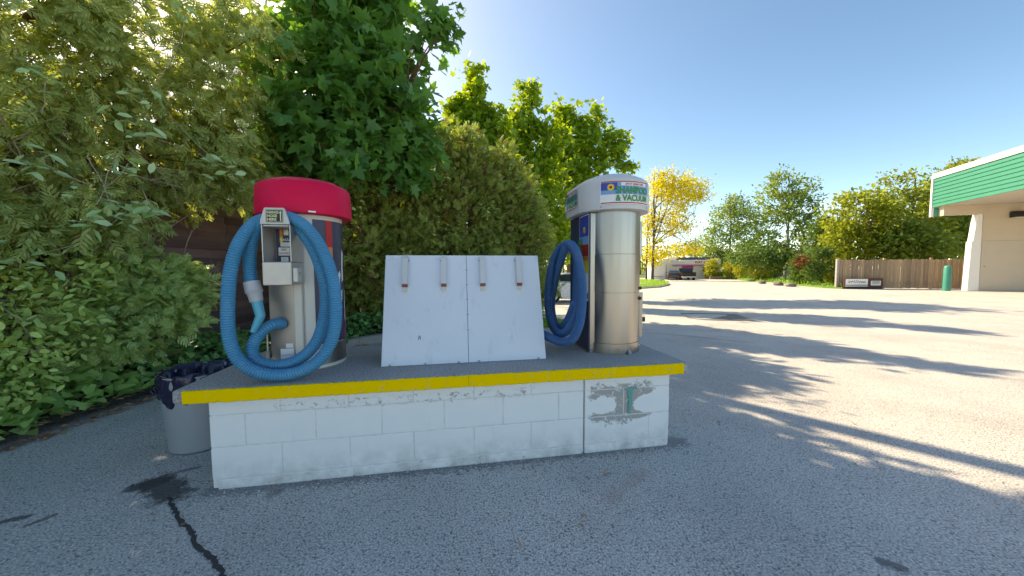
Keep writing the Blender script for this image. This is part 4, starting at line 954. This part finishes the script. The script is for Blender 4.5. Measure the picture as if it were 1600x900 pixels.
def sedan(label, paint, loc, rz, group=None):
    """rear at -x; body side profile lofted across with tumblehome"""
    t_ = thing('parked_car', label, 'car', loc, rz, group)
    low = [(-2.28,.42),(-2.30,.62),(-2.26,.86),(-2.16,1.02),(-1.75,1.06),(-1.0,1.0),(0,.95),(.9,.93),(1.35,.90),(1.9,.78),(2.22,.64),(2.28,.48),(2.22,.26),(1.86,.20)]
    def arch(cx, r=.38): return [(cx+r*math.cos(PI*i/8), .20+max(0,.13)+r*math.sin(PI*i/8)) for i in range(9)]
    prof = low+[(1.75,.20)]+arch(1.37)[0:]+[(.95,.19),(-.95,.19)]+arch(-1.37)+[(-1.80,.22),(-2.2,.28)]
    n = len(prof); mb = MB(); hw = .89
    for y, s in ((-hw+.06,.97),(-hw,1),(hw,1),(hw-.06,.97)):
        pass
    v = []; lay = [(-hw,.0),(-hw+.05,.03),(0,.05),(hw-.05,.03),(hw,.0)]
    for y, e_ in lay:
        for x, z in prof: v.append((x*(1+e_*.5), y, z+(e_ if z > .85 else 0)))
    f = [list(range(n)), [4*n+i for i in range(n)][::-1]]
    for j in range(4):
        for i in range(n): f.append((j*n+i, (j+1)*n+i, (j+1)*n+(i+1)%n, j*n+(i+1)%n))
    mb.add(v, f); mb.build('body', M[paint], t_, smooth=35)
    g0 = [(-1.95,1.03),(-1.25,1.36),(-.75,1.44),(-.1,1.45),(.35,1.38),(1.2,.93)]; g1 = .84; g2 = .62
    def side(x, z, s, o=0): q = (z-.95)/.5; return (x, s*(g1-(g1-g2)*q+o), z)
    m = MB(); n = len(g0); v = [side(x,z,-1) for x,z in g0]+[side(x,z,1) for x,z in g0]
    m.add(v, [list(range(n))[::-1], list(range(n,2*n))]+[(i,i+1,n+i+1,n+i) for i in range(n-1)]); m.build('roof', M[paint], t_, smooth=35)
    for s in (-1, 1):
        for pl in ([(-1.55,1.08),(-1.2,1.31),(-.78,1.385),(-.42,1.395),(-.42,1.04)],[(-.36,1.04),(-.36,1.395),(-.1,1.395),(.3,1.33),(.92,1.0)]):
            MB().add([side(x,z,s,.006) for x,z in pl], [list(range(len(pl)))[::s]]).build('side_window', M['glass'], t_)
        box('door_handle', M['chrome'], t_, -.55, -.38, s*.895-.012, s*.895+.012, .86, .885); box('mirror', M[paint], t_, .72, .9, s*.97-.07, s*.97+.07, .98, 1.1, bevel=.03)
        box('tail_light', M['taillight'], t_, -2.31, -1.95, s*.8-.1, s*.8+.1, .78, .92, bevel=.03); box('headlight', M['white'], t_, 2.0, 2.25, s*.72-.12, s*.72+.12, .6, .72, bevel=.03)
    for x in (-1.37, 1.37):
        for s in (-1, 1): wheel(t_, x, s*.80, .33, .21, s)
    for pl, nm in (([(-1.9,1.05),(-1.27,1.345)],'rear_window'),([(.40,1.36),(1.15,.965)],'windscreen')):
        (xa,za),(xb_,zb_) = pl; o_ = .012
        MB().add([(xa,-.62,za+o_),(xa,.62,za+o_),(xb_,.56,zb_+o_),(xb_,-.56,zb_+o_)], [(0,1,2,3)]).build(nm, M['glass'], t_)
    return t_
c0 = gnd(862.5,473.5); sedan('silver car parked behind the shampoo station', 'car_silver', (c0.x+1.37, c0.y+.9, gz(c0.x, c0.y)), R(4))
p = gnd(1053,437.6)*1.04; sedan('dark parked car beside the black pickup in front of the shop', 'car_dark', (p.x, p.y, gz(p.x, p.y)), R(66))
# pickup, seen from behind
tp = gnd(1076,438.0)
tk = thing('pickup_truck', 'black pickup truck seen from behind near the shop', 'pickup truck', tp, facing(tp)*.6)
m = MB(); m.box(-.95,.95,0,.06,.55,1.12); m.build('tailgate', M['car_black'], tk, bevel=.02)
m = MB(); m.box(-.97,-.86,.065,2.1,.5,1.14); m.box(.86,.97,.065,2.1,.5,1.14); m.box(-.86,.86,.065,2.1,.5,.6); m.build('bed', M['car_black'], tk)
lo = MB(); pr = [(2.12,.45),(2.12,1.12),(2.2,1.62),(2.45,1.74),(3.5,1.72),(4.1,1.15),(5.4,1.02),(5.5,.45)]; lo.prism_axis(pr, -.93, .93); lo.build('cab', M['car_black'], tk, bevel=.05)
MB().add([(-.74,2.13,1.18),(.74,2.13,1.18),(.66,2.185,1.58),(-.66,2.185,1.58)], [(0,1,2,3)]).build('rear_window', M['glass'], tk)
box('bumper', M['chrome'], tk, -.95, .95, -.16, -.01, .40, .56, bevel=.03); box('plate', M['white'], tk, -.16, .16, -.175, -.162, .43, .53)
for s in (-1,1): box('tail_light', M['taillight'], tk, s*.915-.05, s*.915+.05, -.012, -.002, .75, 1.05); box('mirror', M['car_black'], tk, s*1.08-.1, s*1.08+.1, 3.6, 3.7, 1.1, 1.35, bevel=.02)
for y in (.95, 4.45):
    for s in (-1,1): 
        wl = thing_part('wheel', tk); MB().lathe([(.2,-.13),(.36,-.13),(.39,-.1),(.39,.1),(.36,.13),(.2,.13)], 24, (s*.82,y,.39), 'x', closed=True).build('tyre', M['tyre'], wl, smooth=50); MB().lathe([(0,-.1),(.22,-.1),(.22,.1),(0,.1)], 16, (s*.82,y,.39), 'x').build('rim', M['rim'], wl)
# house glimpsed between the far trees
hb_ = gnd(1196,433); hb_ *= 1.12; hb_.z = gz(hb_.x, hb_.y)
hs = thing('brick_house', 'brick house with brown roof half hidden behind the lindens', 'house', hb_, facing(hb_)*.5)
box('wall', M['brick'], hs, -5, 7, 0, 8, 0, 3.6)
MB().add([(-5.5,-.5,3.55),(7.5,-.5,3.55),(7.5,8.5,3.55),(-5.5,8.5,3.55),(-3,4,6.2),(5,4,6.2)], [(0,1,5,4),(2,3,4,5),(3,0,4),(1,2,5),(0,3,2,1)]).build('roof', M['roof_brown'], hs)
for x in (-3.5, 0, 3.5): ww = box('window', M['glass'], hs, x, x+1.4, -.04, -.003, 1.2, 2.6); box('frame', M['white_metal'], ww, x-.08, x-.005, -.06, -.004, 1.15, 2.65)

# ================================================================== LEFT: fence, pole
FX = -5.0
lf = thing('plank_fence', 'dark red brown horizontal plank fence behind the left shrubs', 'fence', (FX,4,.06))
rf = random.Random(12); pm = MB().box(-.014,.014,-1.195,1.195,-.077,.077).mesh('plank', bevel=.004)
for r_ in range(17):
    for s_ in range(5):
        o = link('plank', pm, M['fence_dark'], lf, (.034*(r_ % 2)+rf.uniform(-.003,.003), -4+s_*2.4, .08+r_*.147)); o.rotation_euler = (rf.uniform(-.003,.003), rf.uniform(-.012,.012), 0)
for s_ in range(6): box('post', M['fence_dark'], lf, -.12, -.02, -5.2+s_*2.4-.05, -5.2+s_*2.4+.05, 0, 2.6)
up_ = thing('utility_pole', 'tall wooden utility pole standing inside the left trees', 'pole', (-3.5,9.0,0))
MB().tube([(0,0,-.2),(0,0,5),(0,0,9.4)], [.15,.13,.11], 14).build('shaft', M['pole'], up_, smooth=60); box('cap_plate', M['steel_dark'], up_, -.1, .1, -.1, .1, 9.402, 9.43)

# ================================================================== VEGETATION
EXTRA_TREES = True
def ground_leaves(name, label, cat, P, tmpl, size, lm, seed, upw=.9, singles=0, stem=None, toward=None):
    g = rs(seed); n = len(P); c = P.mean(0); base = Vector((float(c[0]), float(c[1]), 0.08)); t = thing(name, label, cat, base)
    D = nrm(g.normal(size=(n,3))*np.array([1,1,.35])+np.array([0,0,-.25])+(np.array(toward) if toward else 0)); Nn = nrm(g.normal(size=(n,3))*.38+np.array([.25,-.35,upw])); sz = size*(.6+.7*g.random(n)); inv = -base
    if stem:
        for sb_ in stem: o = sb_.build('stem', M['twig'], t, smooth=60); o.matrix_parent_inverse = Matrix.Translation(inv)
    if singles:
        d = np.linalg.norm(P-np.array([0,0,H]), axis=1)/sz**.5; d = d-P[:,2]*.6
        vis = np.abs(P[:,0]/np.maximum(P[:,1],.1)) < 1.48
        order = np.argsort(np.where(vis & (P[:,1] > .5), d, 1e9))[:singles]; keep = np.ones(n, bool); keep[order] = False
        one = leaf_mesh('leaf', tmpl, np.zeros((1,3)), np.array([[0,1.,0]]), np.array([[0,0,1.]]), np.ones(1)); one.materials.append(M[lm])
        place_leaves(one, P[order], D[order], Nn[order], sz[order], t, inv); P, D, Nn, sz = P[keep], D[keep], Nn[keep], sz[keep]
    cr = link('foliage', leaf_mesh('foliage', tmpl, P, D, Nn, sz), M[lm], t); cr.matrix_parent_inverse = Matrix.Translation(inv); stuff(cr) if singles else None
    return t
# ivy carpet along the bed edge
def edge_x(y): return float(np.interp(y, [p[1] for p in es[:33]], [p[0] for p in es[:33]]))
g = rs(21); n = 3600; yy = g.uniform(1.3, 6.2, n); dd = g.random(n)**.8*1.25
hx = np.array([edge_x(v) for v in yy]); P = np.stack([hx-.03-dd+g.normal(size=n)*.03, yy+dd*.15, .07+.30*np.minimum(1,dd/.35)*g.random(n)+.10*g.random(n)], 1)
ground_leaves('ivy', 'bright green ivy carpet at the asphalt edge, bottom left', 'ivy', P[yy < 3.6], T_IVY, .115, 'ivy', 22, singles=300)
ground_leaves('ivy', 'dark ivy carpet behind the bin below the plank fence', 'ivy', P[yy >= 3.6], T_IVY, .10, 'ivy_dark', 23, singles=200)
n = 2600; t_ = g.random(n); xx = -3.0+3.6*t_; P = np.stack([xx+g.normal(size=n)*.06, np.interp(xx, [-3.2,-2.45,-1.6,-.6,.65], [5.5,6.45,6.85,7.0,7.1])+.06+g.random(n)*.9, .08+g.random(n)*.45], 1)
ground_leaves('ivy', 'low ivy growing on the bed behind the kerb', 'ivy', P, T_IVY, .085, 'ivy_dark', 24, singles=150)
# litter
g = rs(25); n = 900; yy = g.uniform(1.2, 6.0, n); P = np.stack([np.array([edge_x(v) for v in yy])+g.normal(size=n)*.05+.03, yy, np.full(n,.012)+g.random(n)*.02], 1)
P[:,2] += np.where(P[:,0] < np.array([edge_x(v) for v in yy]), .07, 0)
lt = stuff(tag(link('leaf_litter', leaf_mesh('leaf_litter', T_OVAL, P, nrm(g.normal(size=(n,3))*[1,1,.1]), nrm(g.normal(size=(n,3))*.3+[0,0,1]), .03+.04*g.random(n)), M['litter']), 'brown leaf litter along the edge of the ivy', 'leaf litter'))

def shrub(name, label, ells, nc, per, rad, tmpl, size, lm, seed, base, cat='shrub', upw=.6, droop=.1, twig='twig', ntw=40, singles=0, group=None):
    return tree(name, label, base, max(e[2]+e[5] for e in ells), .035, ells, nc, per, rad, tmpl, size, lm, seed, twig, cat, group, .45, 10, ntw, upw, droop, singles=singles, fork=.2)
# broadleaf shrub far left, cedar bush, overhanging cedar
shrub('leafy_shrub', 'light green leafy shrub with tangled stems, far left edge', [(-4.35,2.75,.85,.62,.75,.6),(-4.45,3.3,1.25,.45,.5,.45),(-4.1,2.5,.5,.35,.6,.35)], 240, 16, .17, T_OVAL, .072, 'shrub', 31, (-4.5,2.9,.1), singles=250, ntw=90)
shrub('cedar_bush', 'round cedar bush in front of the plank fence left of the bin', [(-4.4,4.1,.9,.55,.6,.6),(-4.3,4.0,1.2,.4,.5,.38),(-4.3,3.6,.75,.45,.4,.5)], 210, 15, .15, T_SPRAY, .15, 'cedar_bright', 32, (-4.4,4.2,.1), upw=.4, droop=.0, ntw=50)
cedE = [(-4.35,3.3,1.95,.5,.8,.42),(-4.5,2.4,1.7,.5,.6,.5),(-4.6,4.6,3.1,.95,1.3,.95),(-4.15,4.8,2.8,.8,.9,.6),(-4.7,3.2,2.6,.7,1.0,.75),(-4.5,3.0,3.7,.9,1.0,.9),(-4.0,4.4,4.3,1.0,1.4,1.2),(-4.8,2.2,2.2,.6,.7,.7),(-4.9,2.2,3.4,.8,.8,.9)]
tree('cedar_tree', 'tall overhanging olive green cedar filling the upper left', (-4.75,4.3,.1), 5.8, .13, cedE, 560, 21, .22, T_SPRAY, .19, 'cedar', 33, 'twig_red', shell=.35, upw=.35, droop=.55, twigs=160, nl=14)
# creeper with grey green leaves hanging in the cedar
g = rs(35); C = []
for a_, b_, Y in ((200,255,3.35),(215,200,3.4),(150,320,3.1),(110,345,3.0),(185,335,3.2),(240,330,3.4),(60,250,2.9),(340,250,4.2),(365,260,4.3),(70,120,3.0),(130,40,3.3),(290,20,3.9),(40,400,2.8),(230,150,3.6)):
    q = dep(a_, b_, Y); C.append((q.x, q.y, q.z))
C = np.array(C); P, n = clumps(g, C, 16, .17)
stm = []; rv = random.Random(36)
for i in range(len(C)-1): stm.append(MB().tube(wiggle(C[i], C[i]+(C[(i*5+3) % len(C)]-C[i])*.45, 8, .2, rv, .1), .004, 5))
ground_leaves('creeper', 'grey green creeper leaves hanging in front of the cedar', 'creeper', P, T_OVAL, .115, 'creeper', 37, singles=220, stem=stm)
# bare tangled vines
vines = thing('bare_vines', 'tangle of bare pale vine stems before the plank fence', 'vine', (-4.3,3.4,.1))
for (a_, b_, Y), (c_, d_, Y2) in (((0,520,3.0),(330,310,4.2)),((0,215,2.9),(130,330,3.3)),((10,300,2.8),(110,270,3.2)),((0,620,2.8),(60,560,3.0)),((95,250,3.2),(160,330,3.3)),((200,560,3.6),(130,430,3.4)),((170,410,3.5),(235,380,3.9)),((215,275,3.6),(310,300,4.1)),((200,230,3.5),(265,280,3.8)),((160,60,3.4),(240,110,3.8)),((330,470,4.6),(345,410,4.8)),((335,480,4.7),(342,408,4.8)),((60,640,3.0),(20,570,2.9)),((370,300,5.0),(378,270,5.0)),((30,350,3.0),(110,420,3.2)),((0,180,2.8),(60,300,3.0)),((240,620,3.8),(245,540,3.8)),((300,360,4.4),(285,410,4.3))):
    p_, q_ = dep(a_, b_, Y+.15), dep(c_, d_, Y2+.15); vm = MB(); vm.tube(wiggle(p_, q_, 14, .16, rv, .03), [.008*(1-.055*i) for i in range(15)], 6)
    o = vm.build('stem', M['twig'], vines, smooth=60); o.matrix_parent_inverse = Matrix.Translation((4.3,-3.4,-.1))
    for _ in range(3):
        r_ = p_.lerp(q_, rv.random()); vm = MB(); vm.tube(wiggle(r_, r_+Vector((rv.uniform(-.4,.4), rv.uniform(-.3,.3), rv.uniform(-.35,.35))), 7, .22, rv), [.0045*(1-.1*i) for i in range(8)], 5)
        o = vm.build('stem', M['twig'], vines, smooth=60); o.matrix_parent_inverse = Matrix.Translation((4.3,-3.4,-.1))

# big maple behind the left vacuum
mapE = [(-3.2,6.2,4.4,1.3,1.2,1.4),(-2.15,6.0,4.6,.8,.9,1.1),(-2.7,5.6,3.6,1.0,.8,.8),(-3.9,6.4,3.4,.7,1.0,1.0),(-1.95,6.4,3.5,.55,.7,.8),(-2.9,6.2,5.9,1.2,1.2,.9),(-1.1,5.8,5.3,.28,.35,.28)]
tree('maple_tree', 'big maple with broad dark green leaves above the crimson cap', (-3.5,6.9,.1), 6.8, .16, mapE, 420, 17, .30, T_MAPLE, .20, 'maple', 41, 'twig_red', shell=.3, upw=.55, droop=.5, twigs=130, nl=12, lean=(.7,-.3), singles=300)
# cedar hedge row behind the board
hx = [(-3.3,7.2,3.5,.75),(-2.45,7.5,3.9,.8),(-1.65,7.75,4.1,.8),(-.95,7.95,4.0,.75),(-.25,8.05,3.7,.65),(.18,8.2,3.2,.45)]
names = ['first','second','third','fourth','fifth','sixth']
for i, (x, y, h_, r_) in enumerate(hx):
    g = rs(50+i); n = 4300; b = Vector((x, y, .1))
    t = thing('hedge_cedar', 'olive cedar with brown inner twigs, %s from the left in the row behind the board' % names[i], 'cedar', b, group='cedars in the row behind the mat board')
    u = g.random(n); z = .15+u*(h_-.15); az = g.uniform(0, 2*PI, n); lump = 1+.28*np.sin(az*3+z*2.3+i)+.2*np.sin(az*5-z*4.1+i*2)+.16*np.sin(az*2+z*6.3+i*3); h_top = 0; z = z+.22*np.sin(az*2+i)*u
    prof = np.where(u < .12, .6+u*3.2, np.where(u > .55, np.maximum(0, 1-((u-.55)/.45)**1.7), 1.0)); rr = r_*prof*lump*(.62+.45*g.random(n)**.6)
    P = np.stack([rr*np.cos(az), rr*np.sin(az), z], 1); K_ = 190; ci = g.integers(0, K_, n); P = P[:K_][ci]*np.array([1.05,1.05,1])+g.normal(size=(n,3))*np.array([.11,.11,.15]); P[:,2] = np.clip(P[:,2], .12, None); az = np.arctan2(P[:,1], P[:,0]); out = np.stack([np.cos(az), np.sin(az), np.zeros(n)], 1)
    D = nrm(out*.55+g.normal(size=(n,3))*.4+np.array([0,0,.35])); Nn = nrm(np.cross(out, [0,0,1])*.8+g.normal(size=(n,3))*.6)
    mt, ml = MB(), MB(); rv = random.Random(60+i)
    skeleton(mt, ml, (0,0,0), (0,0,h_*.9), .08, P[:200].tolist(), rv, 8, 80, .1)
    mt.build('trunk', M['twig_red'], t, smooth=60); ml.build('limbs', M['twig_red'], t, smooth=60)
    link('crown', leaf_mesh('crown', T_SPRAY, P, D, Nn, .20*(.6+.7*g.random(n))), M['hedge'], t)
    m_ = 1100; q = g.choice(n, m_); link('inner_twigs', leaf_mesh('inner_twigs', T_SPRAY, P[q]*np.array([.72,.72,1]), D[q], Nn[q], .17*(.6+.7*g.random(m_))), M['dead'], t)
# broadleaf climber patch on the hedge
g = rs(70); C = np.array([tuple(dep(a_, b_, Y)) for a_, b_, Y in ((620,240,6.6),(650,255,6.6),(600,265,6.5),(690,370,7.0),(715,372,7.1),(560,330,6.3),(575,300,6.3),(640,225,6.6),(685,215,7.2),(715,195,7.3),(745,215,7.4),(775,240,7.5),(805,280,7.7),(828,330,7.8),(660,300,6.9),(760,320,7.2),(705,275,7.0))]); P, n = clumps(g, C, 60, .30)
ground_leaves('climber', 'fresh green climber leaves scattered on the cedar row', 'climber', P, T_OVAL, .075, 'shrub', 71)

# sunlit maples behind the row
def blob_tree(name, label, base, blobs, nc, per, rad, size, lm, seed, r=.13, twigs=90, **kw):
    Y = base[1]; k = Y/F; E_ = []
    for cx, cy, rx, ry in blobs:
        q = dep(cx, cy, Y); E_.append((q.x, q.y, q.z, rx*k, rx*k*.8, ry*k))
    return tree(name, label, base, max(e_[2]+e_[5] for e_ in E_), r, E_, nc, per, rad, T_MAPLE, size, lm, seed, 'bark', shell=.3, upw=.6, droop=.4, twigs=twigs, nl=10, **kw)
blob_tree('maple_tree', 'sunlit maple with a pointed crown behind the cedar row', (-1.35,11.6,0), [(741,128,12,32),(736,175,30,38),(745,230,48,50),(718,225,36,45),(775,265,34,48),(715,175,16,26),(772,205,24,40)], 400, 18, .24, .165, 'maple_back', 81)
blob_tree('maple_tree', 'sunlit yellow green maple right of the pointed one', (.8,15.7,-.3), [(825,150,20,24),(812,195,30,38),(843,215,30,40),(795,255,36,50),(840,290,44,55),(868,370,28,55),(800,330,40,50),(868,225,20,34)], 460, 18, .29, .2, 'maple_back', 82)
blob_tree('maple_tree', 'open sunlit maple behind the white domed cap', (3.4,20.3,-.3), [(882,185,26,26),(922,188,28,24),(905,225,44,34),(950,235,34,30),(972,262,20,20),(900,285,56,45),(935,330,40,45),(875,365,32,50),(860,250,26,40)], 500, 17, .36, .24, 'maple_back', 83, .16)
# further trees that close the view and shade the lot on the left
bgE = [((-8.2,9.4),5.6,1.6),((-5.4,11.2),5.4,1.5),((-10.0,6.0),6.5,1.8),((-3.4,13.2),6.0,1.4)]
ords = ['beyond the plank fence at mid left','just behind the utility pole','far left behind the cedar','left of the pointed maple']
for i, ((x, y), h_, r_) in enumerate(bgE):
    E_ = [(x,y,h_*.62,r_,r_,h_*.34),(x+.5,y-.3,h_*.4,r_*.9,r_*.9,h_*.25),(x-.5,y+.4,h_*.45,r_*.9,r_*.9,h_*.25)]
    tree('background_tree', 'green leafy tree '+ords[i], (x,y,0), h_*.97, .13, E_, 250, 17, .34, T_MAPLE, .2, 'maple', 90+i, 'bark', shell=.4, twigs=40, nl=8, group='trees behind the plank fence')

# right: yellow locust, lindens, shrubs, tree mass
def px_tree(name, label, bpx, bpy_, blobs, nc, per, rad, tmpl, size, lm, seed, r=.16, bark='bark', dz=0, cat='tree', group=None, twigs=70, nl=9, Yk=1.0, shell=.35, upw=.5, droop=.3):
    b = gnd(bpx, bpy_); b = Vector((b.x*Yk, b.y*Yk, 0)); b.z = gz(b.x, b.y); Y = b.y; k = Y/F; E_ = []
    for cx, cy, rx, ry in blobs:
        q = dep(cx, cy, Y); E_.append((q.x, q.y, q.z, rx*k, rx*k*.9, ry*k))
    return tree(name, label, b, max(e_[2]+e_[5] for e_ in E_), r, E_, nc, per, rad, tmpl, size, lm, seed, bark, cat, group, shell, nl, twigs, upw, droop)
px_tree('locust_tree', 'golden yellow locust tree on the grass island', 1019, 439, [(1050,310,42,36),(1035,285,28,24),(1075,290,30,22),(1025,350,24,34),(1060,350,30,26),(1095,305,18,14),(1030,395,22,22),(1072,388,24,14)], 420, 26, .75, T_DIA, .27, 'locust', 101, .2, shell=.2, twigs=150, nl=14)
px_tree('locust_tree', 'slim dark stemmed locust beside the golden one', 1010, 438.6, [(1012,350,14,30),(1018,400,14,20)], 70, 20, .6, T_DIA, .25, 'locust', 102, .14)
px_tree('yellow_tree', 'smaller yellow green tree behind the shop roof', 1085, 436.5, [(1075,392,26,14),(1100,380,20,16),(1050,398,16,10)], 160, 20, .9, T_DIA, .33, 'elm', 103, .18, Yk=1.5)
px_tree('linden_tree', 'open linden with pale trunk among the far shrubs', 1226, 438.8, [(1222,300,34,30),(1200,340,42,36),(1245,320,34,34),(1215,278,20,18),(1190,385,46,28),(1250,360,30,30),(1268,285,14,14),(1225,400,34,18)], 330, 24, .62, T_OVAL, .34, 'linden', 104, .17, 'bark_pale', twigs=150, nl=14, shell=.25)
px_tree('linden_tree', 'linden left of the pale trunked one, above clipped shrubs', 1137, 433.5, [(1140,345,32,32),(1120,375,26,26),(1160,365,30,32),(1150,320,22,20),(1135,405,34,16),(1112,400,14,20)], 300, 24, .8, T_OVAL, .42, 'linden', 105, .2, 'bark_pale', twigs=120, shell=.25)
for i, (cx, cy, rx, ry, lb, lm) in enumerate(((1112,420,9,15,'brown green clipped shrub next to the shop','juniper'),(1143,420,9,15,'narrow yellow green clipped shrub','juniper'),(1163,417,13,19,'rounded yellow green clipped shrub','juniper'),(1190,419,15,20,'wide clipped shrub with red tips left of the pale trunk','juniper'),(1208,420,10,18,'dark clipped shrub touching the pale trunk','darkleaf'),(1255,420,17,25,'dark cedar shrub with reddish top','darkleaf'),(1283,415,20,32,'tall dark cedar shrub beside the fence end','darkleaf'),(1302,425,10,20,'small yellowing shrub at the fence post','juniper'))):
    px_tree('clipped_shrub', lb, cx, min(449, cy+ry+(1 if cx < 1220 else 0)), [(cx,cy,rx,ry),(cx-rx*.3,cy+ry*.4,rx*.8,ry*.5),(cx+rx*.25,cy-ry*.3,rx*.7,ry*.6)], 90, 26, .30 if cx > 1220 else .4, T_SPRIG, .24 if cx > 1220 else .32, lm, 110+i, .08, cat='shrub', group='clipped shrubs along the verge', twigs=25, shell=.6, upw=.3, droop=-.2)
q = gnd(1252,446); g = rs(120); k = q.y/F; C = np.array([tuple(dep(1252+a_, 404+b_, q.y-.7)) for a_, b_ in ((0,0),(-6,3),(7,1),(3,8),(-3,10))]); P, n = clumps(g, C, 22, .35)
ground_leaves('red_shrub', 'red leaved shrub tips over the dark cedar shrub', 'shrub', P, T_DIA, .26, 'redleaf', 121)
mass = [((1350,449),[(1345,330,44,34),(1330,375,34,30),(1370,350,40,40),(1310,360,24,24),(1350,395,44,18)],'elm','tall yellow green tree behind the left half of the fence',1.10),((1420,449),[(1405,300,36,32),(1425,330,46,34),(1440,365,40,36),(1400,370,36,30)],'elm','tall tree behind the middle of the fence',1.18),
        ((1470,449),[(1462,290,26,24),(1478,330,34,38),(1470,375,40,34),(1500,360,30,40)],'linden','leafy tree behind the teal bollard',1.22),((1395,449),[(1392,385,26,28),(1425,380,30,30),(1450,392,24,20)],'linden','low green tree drooping over the fence top',1.06),
        ((1295,447),[(1292,370,20,34),(1300,400,20,26)],'darkleaf','dark tree left of the fence end',1.15),((1490,449),[(1504,262,18,9),(1495,290,30,30)],'elm','tree top showing over the teal fascia',1.6),((1250,444),[(1235,400,40,18),(1180,400,40,16),(1290,395,26,22)],'darkleaf','dark low tree behind the lindens',1.3),((1540,449),[(1520,370,40,40),(1560,380,40,40)],'darkleaf','dark tree behind the beige wall',1.3)]
for i, ((bx_, by_), bl, lm, lb, yk) in enumerate(mass):
    px_tree('lot_tree', lb, bx_, by_, bl, 230, 24, .55, T_OVAL, .30, lm, 130+i, .16, group='trees behind the board fence', Yk=yk, shell=.45, twigs=40)
# far treeline behind everything
rv = random.Random(9)
for i, (cx, w_, lb) in enumerate(((1000,40,'left of the shop'),(1110,40,'right above the shop roof'),(880,60,'behind the silver car'),(1160,50,'behind the linden pair'))):
    px_tree('far_tree', 'distant green tree '+lb, cx, 437, [(cx,405,w_,24),(cx-w_*.5,412,w_*.6,18),(cx+w_*.5,412,w_*.6,18)], 120, 22, 1.3, T_DIA, .55, 'linden', 150+i, .25, group='distant trees', Yk=1.9, twigs=20)
# rocks on the lawn and verge
for i, (a_, b_, s_, lb) in enumerate(((1032,441.5,.42,'dark rock on the grass island'),(1190,443.5,.3,'first edging rock on the verge from the left'),(1215,446,.34,'second edging rock on the verge from the left'),(1236,448,.32,'third edging rock on the verge from the left'))):
    p = gnd(a_, b_); bm = bmesh.new(); bmesh.ops.create_icosphere(bm, subdivisions=2, radius=s_); rr_ = random.Random(i)
    for v_ in bm.verts: v_.co *= rr_.uniform(.8,1.15); v_.co.z *= .6
    me = bpy.data.meshes.new('rock'); bm.to_mesh(me); bm.free(); tag(link('rock', me, M['rock'], None, (p.x,p.y,p.z+.12)), lb, 'rock', 'rocks on the grass')

# loose grit and bits on the asphalt
g = rs(200); P = []
for i in range(1500):
    if i < 700: X_ = g.uniform(XL-.05, XR+.1); p = PW(X_, -abs(g.normal())*.07-.01)
    else: p = Vector((g.uniform(-3.6, 3.5), g.uniform(1.0, 4.5), 0))
    q_ = toP(p)
    if XL-.01 < q_.x < XR+.01 and -.005 < q_.y < DB+.01: continue
    P.append((p.x, p.y, .004))
P = np.array(P); n = len(P); T_PEB = (np.array([(-.5,-.4,0),(.5,-.35,0),(.4,.45,0),(-.45,.4,0),(0,0,.55)], float), np.array([(0,1,4),(1,2,4),(2,3,4),(3,0,4)]))
me = leaf_mesh('grit', T_PEB, P, nrm(g.normal(size=(n,3))*np.array([1,1,0])+1e-6), np.tile([0,0,1.], (n,1)), .005+.011*g.random(n)**3)
tag(stuff(link('grit', me, leafmat('grit_stone', (.07,.068,.066), (.30,.285,.27), (.1,.1,.1), .8, .0))), 'loose grit on the asphalt around the island', 'grit')
g = rs(201); n = 34; P = np.stack([g.uniform(-3.4,3.2,n), g.uniform(1.1,4.0,n), np.full(n,.008)], 1); kp_ = [not (XL-.08 < toP(Vector(p)).x < XR+.08 and -.05 < toP(Vector(p)).y < 1) for p in P.tolist()]; P = P[kp_]; n = len(P)
me = leaf_mesh('fallen_leaves', T_OVAL, P, nrm(g.normal(size=(n,3))*np.array([1,1,.1])), nrm(g.normal(size=(n,3))*.25+[0,0,1]), .02+.03*g.random(n))
tag(stuff(link('fallen_leaves', me, M['litter'])), 'few dry leaves scattered on the asphalt', 'leaf litter')
